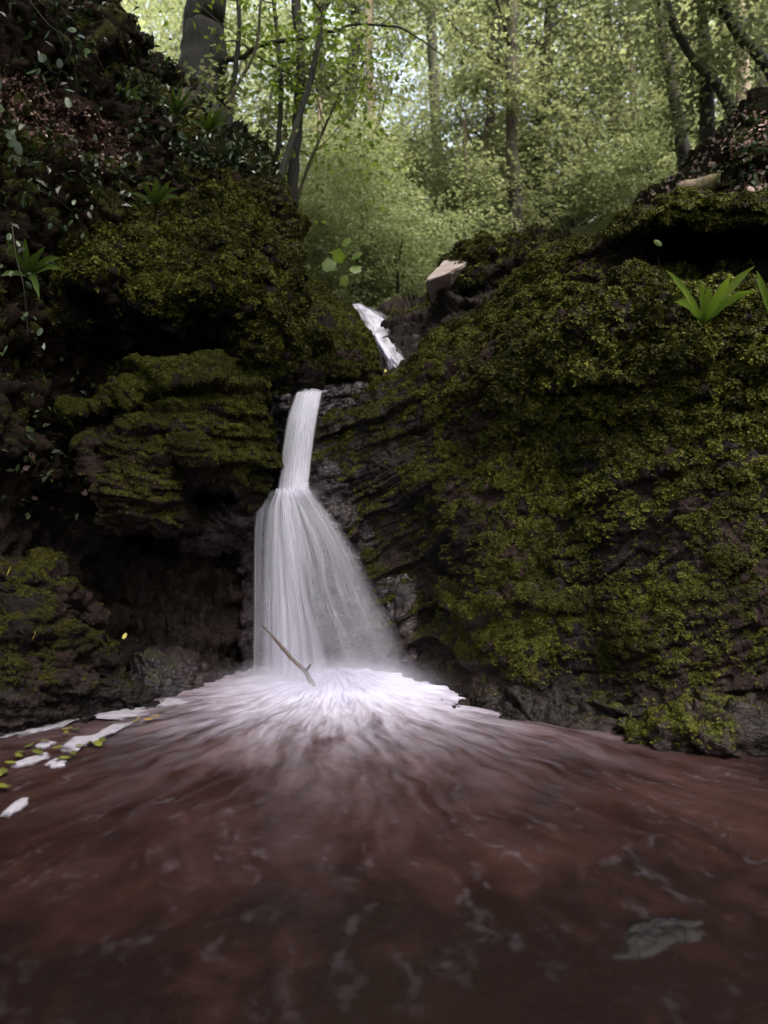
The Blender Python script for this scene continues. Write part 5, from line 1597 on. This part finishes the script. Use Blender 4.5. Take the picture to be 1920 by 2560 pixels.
for i, (poly, lb) in enumerate(FOAM):
    q = np.array([water_pt(x, y, 0.0) for x, y in poly])
    c = q.mean(0)
    th_n = len(poly) * 16
    t = np.linspace(0, len(poly), th_n, endpoint=False)
    k = t.astype(int)
    f = (t - k)[:, None]
    ring = q[k] * (1 - f) + q[(k + 1) % len(poly)] * f
    ext = min(1.0, np.ptp(q[:, 0]) / .45)
    ring = ring + ext * np.stack([fbm(ring, 14, 3, 400 + i), fbm(ring, 14, 3, 420 + i), np.zeros(len(ring))], 1) * .04 + ext * np.stack([fbm(ring, 55, 2, 440 + i), fbm(ring, 55, 2, 450 + i), np.zeros(len(ring))], 1) * .012
    layers = []
    for s, z in ((1.12, .003), (1.0, .006), (.86, .009), (.66, .011), (.40, .012)):
        lr_ = c + (ring - c) * s
        lr_[:, 2] = z + (.003 * fbm(lr_, 18, 3, 430 + i) if z > .004 else 0)
        layers.append(lr_)
    V = np.concatenate(layers + [[[c[0], c[1], .012]]])
    F4 = grid_faces(5, th_n, True)
    F = np.concatenate([F4[:, [0, 1, 2]], F4[:, [0, 2, 3]], np.array([(4 * th_n + j, 4 * th_n + (j + 1) % th_n, 5 * th_n) for j in range(th_n)])])
    link('foam_patch', make_mesh('foam_patch', V, F, True, {'alpha': np.concatenate([np.repeat([0., .25, .6, 1., 1.], th_n), [1.]])}), mat_foam, None, lb, 'foam', 'foam patches floating along the left shore')
rg = np.random.default_rng(9)
FL = [(375, 1790), (360, 1798), (345, 1795), (330, 1803), (395, 1778), (430, 1764), (255, 1842), (240, 1850), (225, 1856), (210, 1862), (185, 1886), (175, 1893), (200, 1820), (180, 1818),
      (60, 1878), (45, 1882), (90, 1874), (130, 1870), (10, 1918), (0, 1922), (85, 1856), (100, 1850), (30, 1962), (15, 1968), (110, 1882), (40, 1905), (150, 1892), (165, 1826)]
mm = [make_mesh('floating_leaf', lv, lf, True, {'rnd': np.full(len(lv), r)}) for r in (.1, .5, .95)]
for k_ in mm:
    k_.materials.append(leaf_material('floating_leaf', [(0, (0.07, 0.085, 0.02)), (.5, (0.17, 0.17, 0.03)), (1, (0.42, 0.24, 0.03))], .4, .2) if k_ is mm[0] else mm[0].materials[0])
for i, (x, y) in enumerate(FL):
    o = link('floating_leaf', mm[2] if i < 3 else mm[i % 2], None, None, 'small orange leaf on the rim of the long foam raft' if i < 3 else 'small yellow-green leaf afloat among the foam at the left shore', 'leaf', 'orange leaves on the foam rim' if i < 3 else 'leaves floating at the left shore', None, tuple(water_pt(x, y, .022)))
    s = .05 * rg.uniform(.7, 1.2)
    o.scale = (s, s, s)
    o.rotation_euler = (rg.normal() * .12, rg.normal() * .12, rg.uniform(0, 6.28))

# stone breaking the surface near the viewer
rows = [
    [tuple(water_pt(x, y, z)) for x, y, z in r] for r in []]


def lump(name, label, c, size, seed, mat, rotz=0., wetness=1., cat='stone', parent=None, amp=.22, sub=4):
    bm = bmesh.new()
    bmesh.ops.create_icosphere(bm, subdivisions=sub, radius=1)
    p = np.array([v.co[:] for v in bm.verts])
    r = 1 + amp * fbm(p, 1.1, 3, seed) + amp * .35 * fbm(p, 3.4, 3, seed + 2)
    # split faces like broken slate
    pl = np.floor((p @ np.array([.2, .1, 1]) * r + .3 * fbm(p, .9, 2, seed + 4)) / .22)
    r = r * (1 + .06 * (_hf(pl.astype(np.int64) + 50, pl.astype(np.int64) * 0, pl.astype(np.int64) * 0, seed) - .5))
    p = p * r[:, None] * np.array(size)
    for v, q in zip(bm.verts, p):
        v.co = Vector(q)
    for f in bm.faces:
        f.smooth = True
    me_ = bpy.data.meshes.new(name)
    bm.to_mesh(me_)
    bm.free()
    for an, vv in (('moss', 0.), ('wet', wetness)):
        a = me_.attributes.new(an, 'FLOAT', 'POINT')
        a.data.foreach_set('value', np.full(len(me_.vertices), vv, dtype=np.float32))
    o = link(name, me_, mat, parent, label, cat if parent is None else None, loc=tuple(c))
    o.rotation_euler = (0, 0, rotz)
    return o


c = water_pt(1600, 2400, -.064)
lump('submerged_stone', 'dark wet boulder just breaking the water at the lower right', c, (.27, .12, .068), 5, mat_stone, .25, wetness=1, sub=5, amp=.34)
bedo = bpy.data.objects['stream_bed']
stone_me = []
for k in range(4):
    o = lump('stone', None, (0, 0, 0), (.09, .075, .05), 40 + k, mat_wet, 0, sub=2, parent=bedo)
    stone_me.append(o)
rg = np.random.default_rng(21)
for k in range(110):
    o = stone_me[k] if k < 4 else stone_me[k % 4].copy()
    if k >= 4:
        COL.objects.link(o)
    o.parent = bedo
    Y = rg.uniform(1.2, 3.4)
    s = rg.uniform(.5, 1.7)
    o.location = (rg.uniform(-.55, .55) * Y, Y, -.20 - rg.uniform(0, .1))
    o.scale = (s, s, s)
    o.rotation_euler = (rg.normal() * .3, rg.normal() * .3, rg.uniform(0, 6.28))

def puff(name, c, size, dens, col=(.86, .84, .95)):
    bm = bmesh.new()
    bmesh.ops.create_icosphere(bm, subdivisions=3, radius=1)
    me_ = bpy.data.meshes.new(name)
    bm.to_mesh(me_)
    bm.free()
    w = M(name)
    ln = w.n('ShaderNodeVectorMath', {0: w.obj()}, operation='LENGTH').outputs['Value']
    f_ = w.math('POWER', w.math('MAXIMUM', w.math('SUBTRACT', 1.0, ln), 0.0), 2.4)
    v = w.n('ShaderNodeVolumePrincipled', {'Color': col, 'Density': w.math('MULTIPLY', f_, dens)})
    o = link(name, me_, w.done(v.outputs[0], True), None, None, None, None, 'stuff', c)
    o.scale = size
    return o


puff('spray_mist', tuple(P(742, 1240, 4.60)), (.17, .10, .10), 22.0)
puff('spray_mist', (-.30, 4.28, .02), (.82, .50, .20), 13.0)


grow_moss()
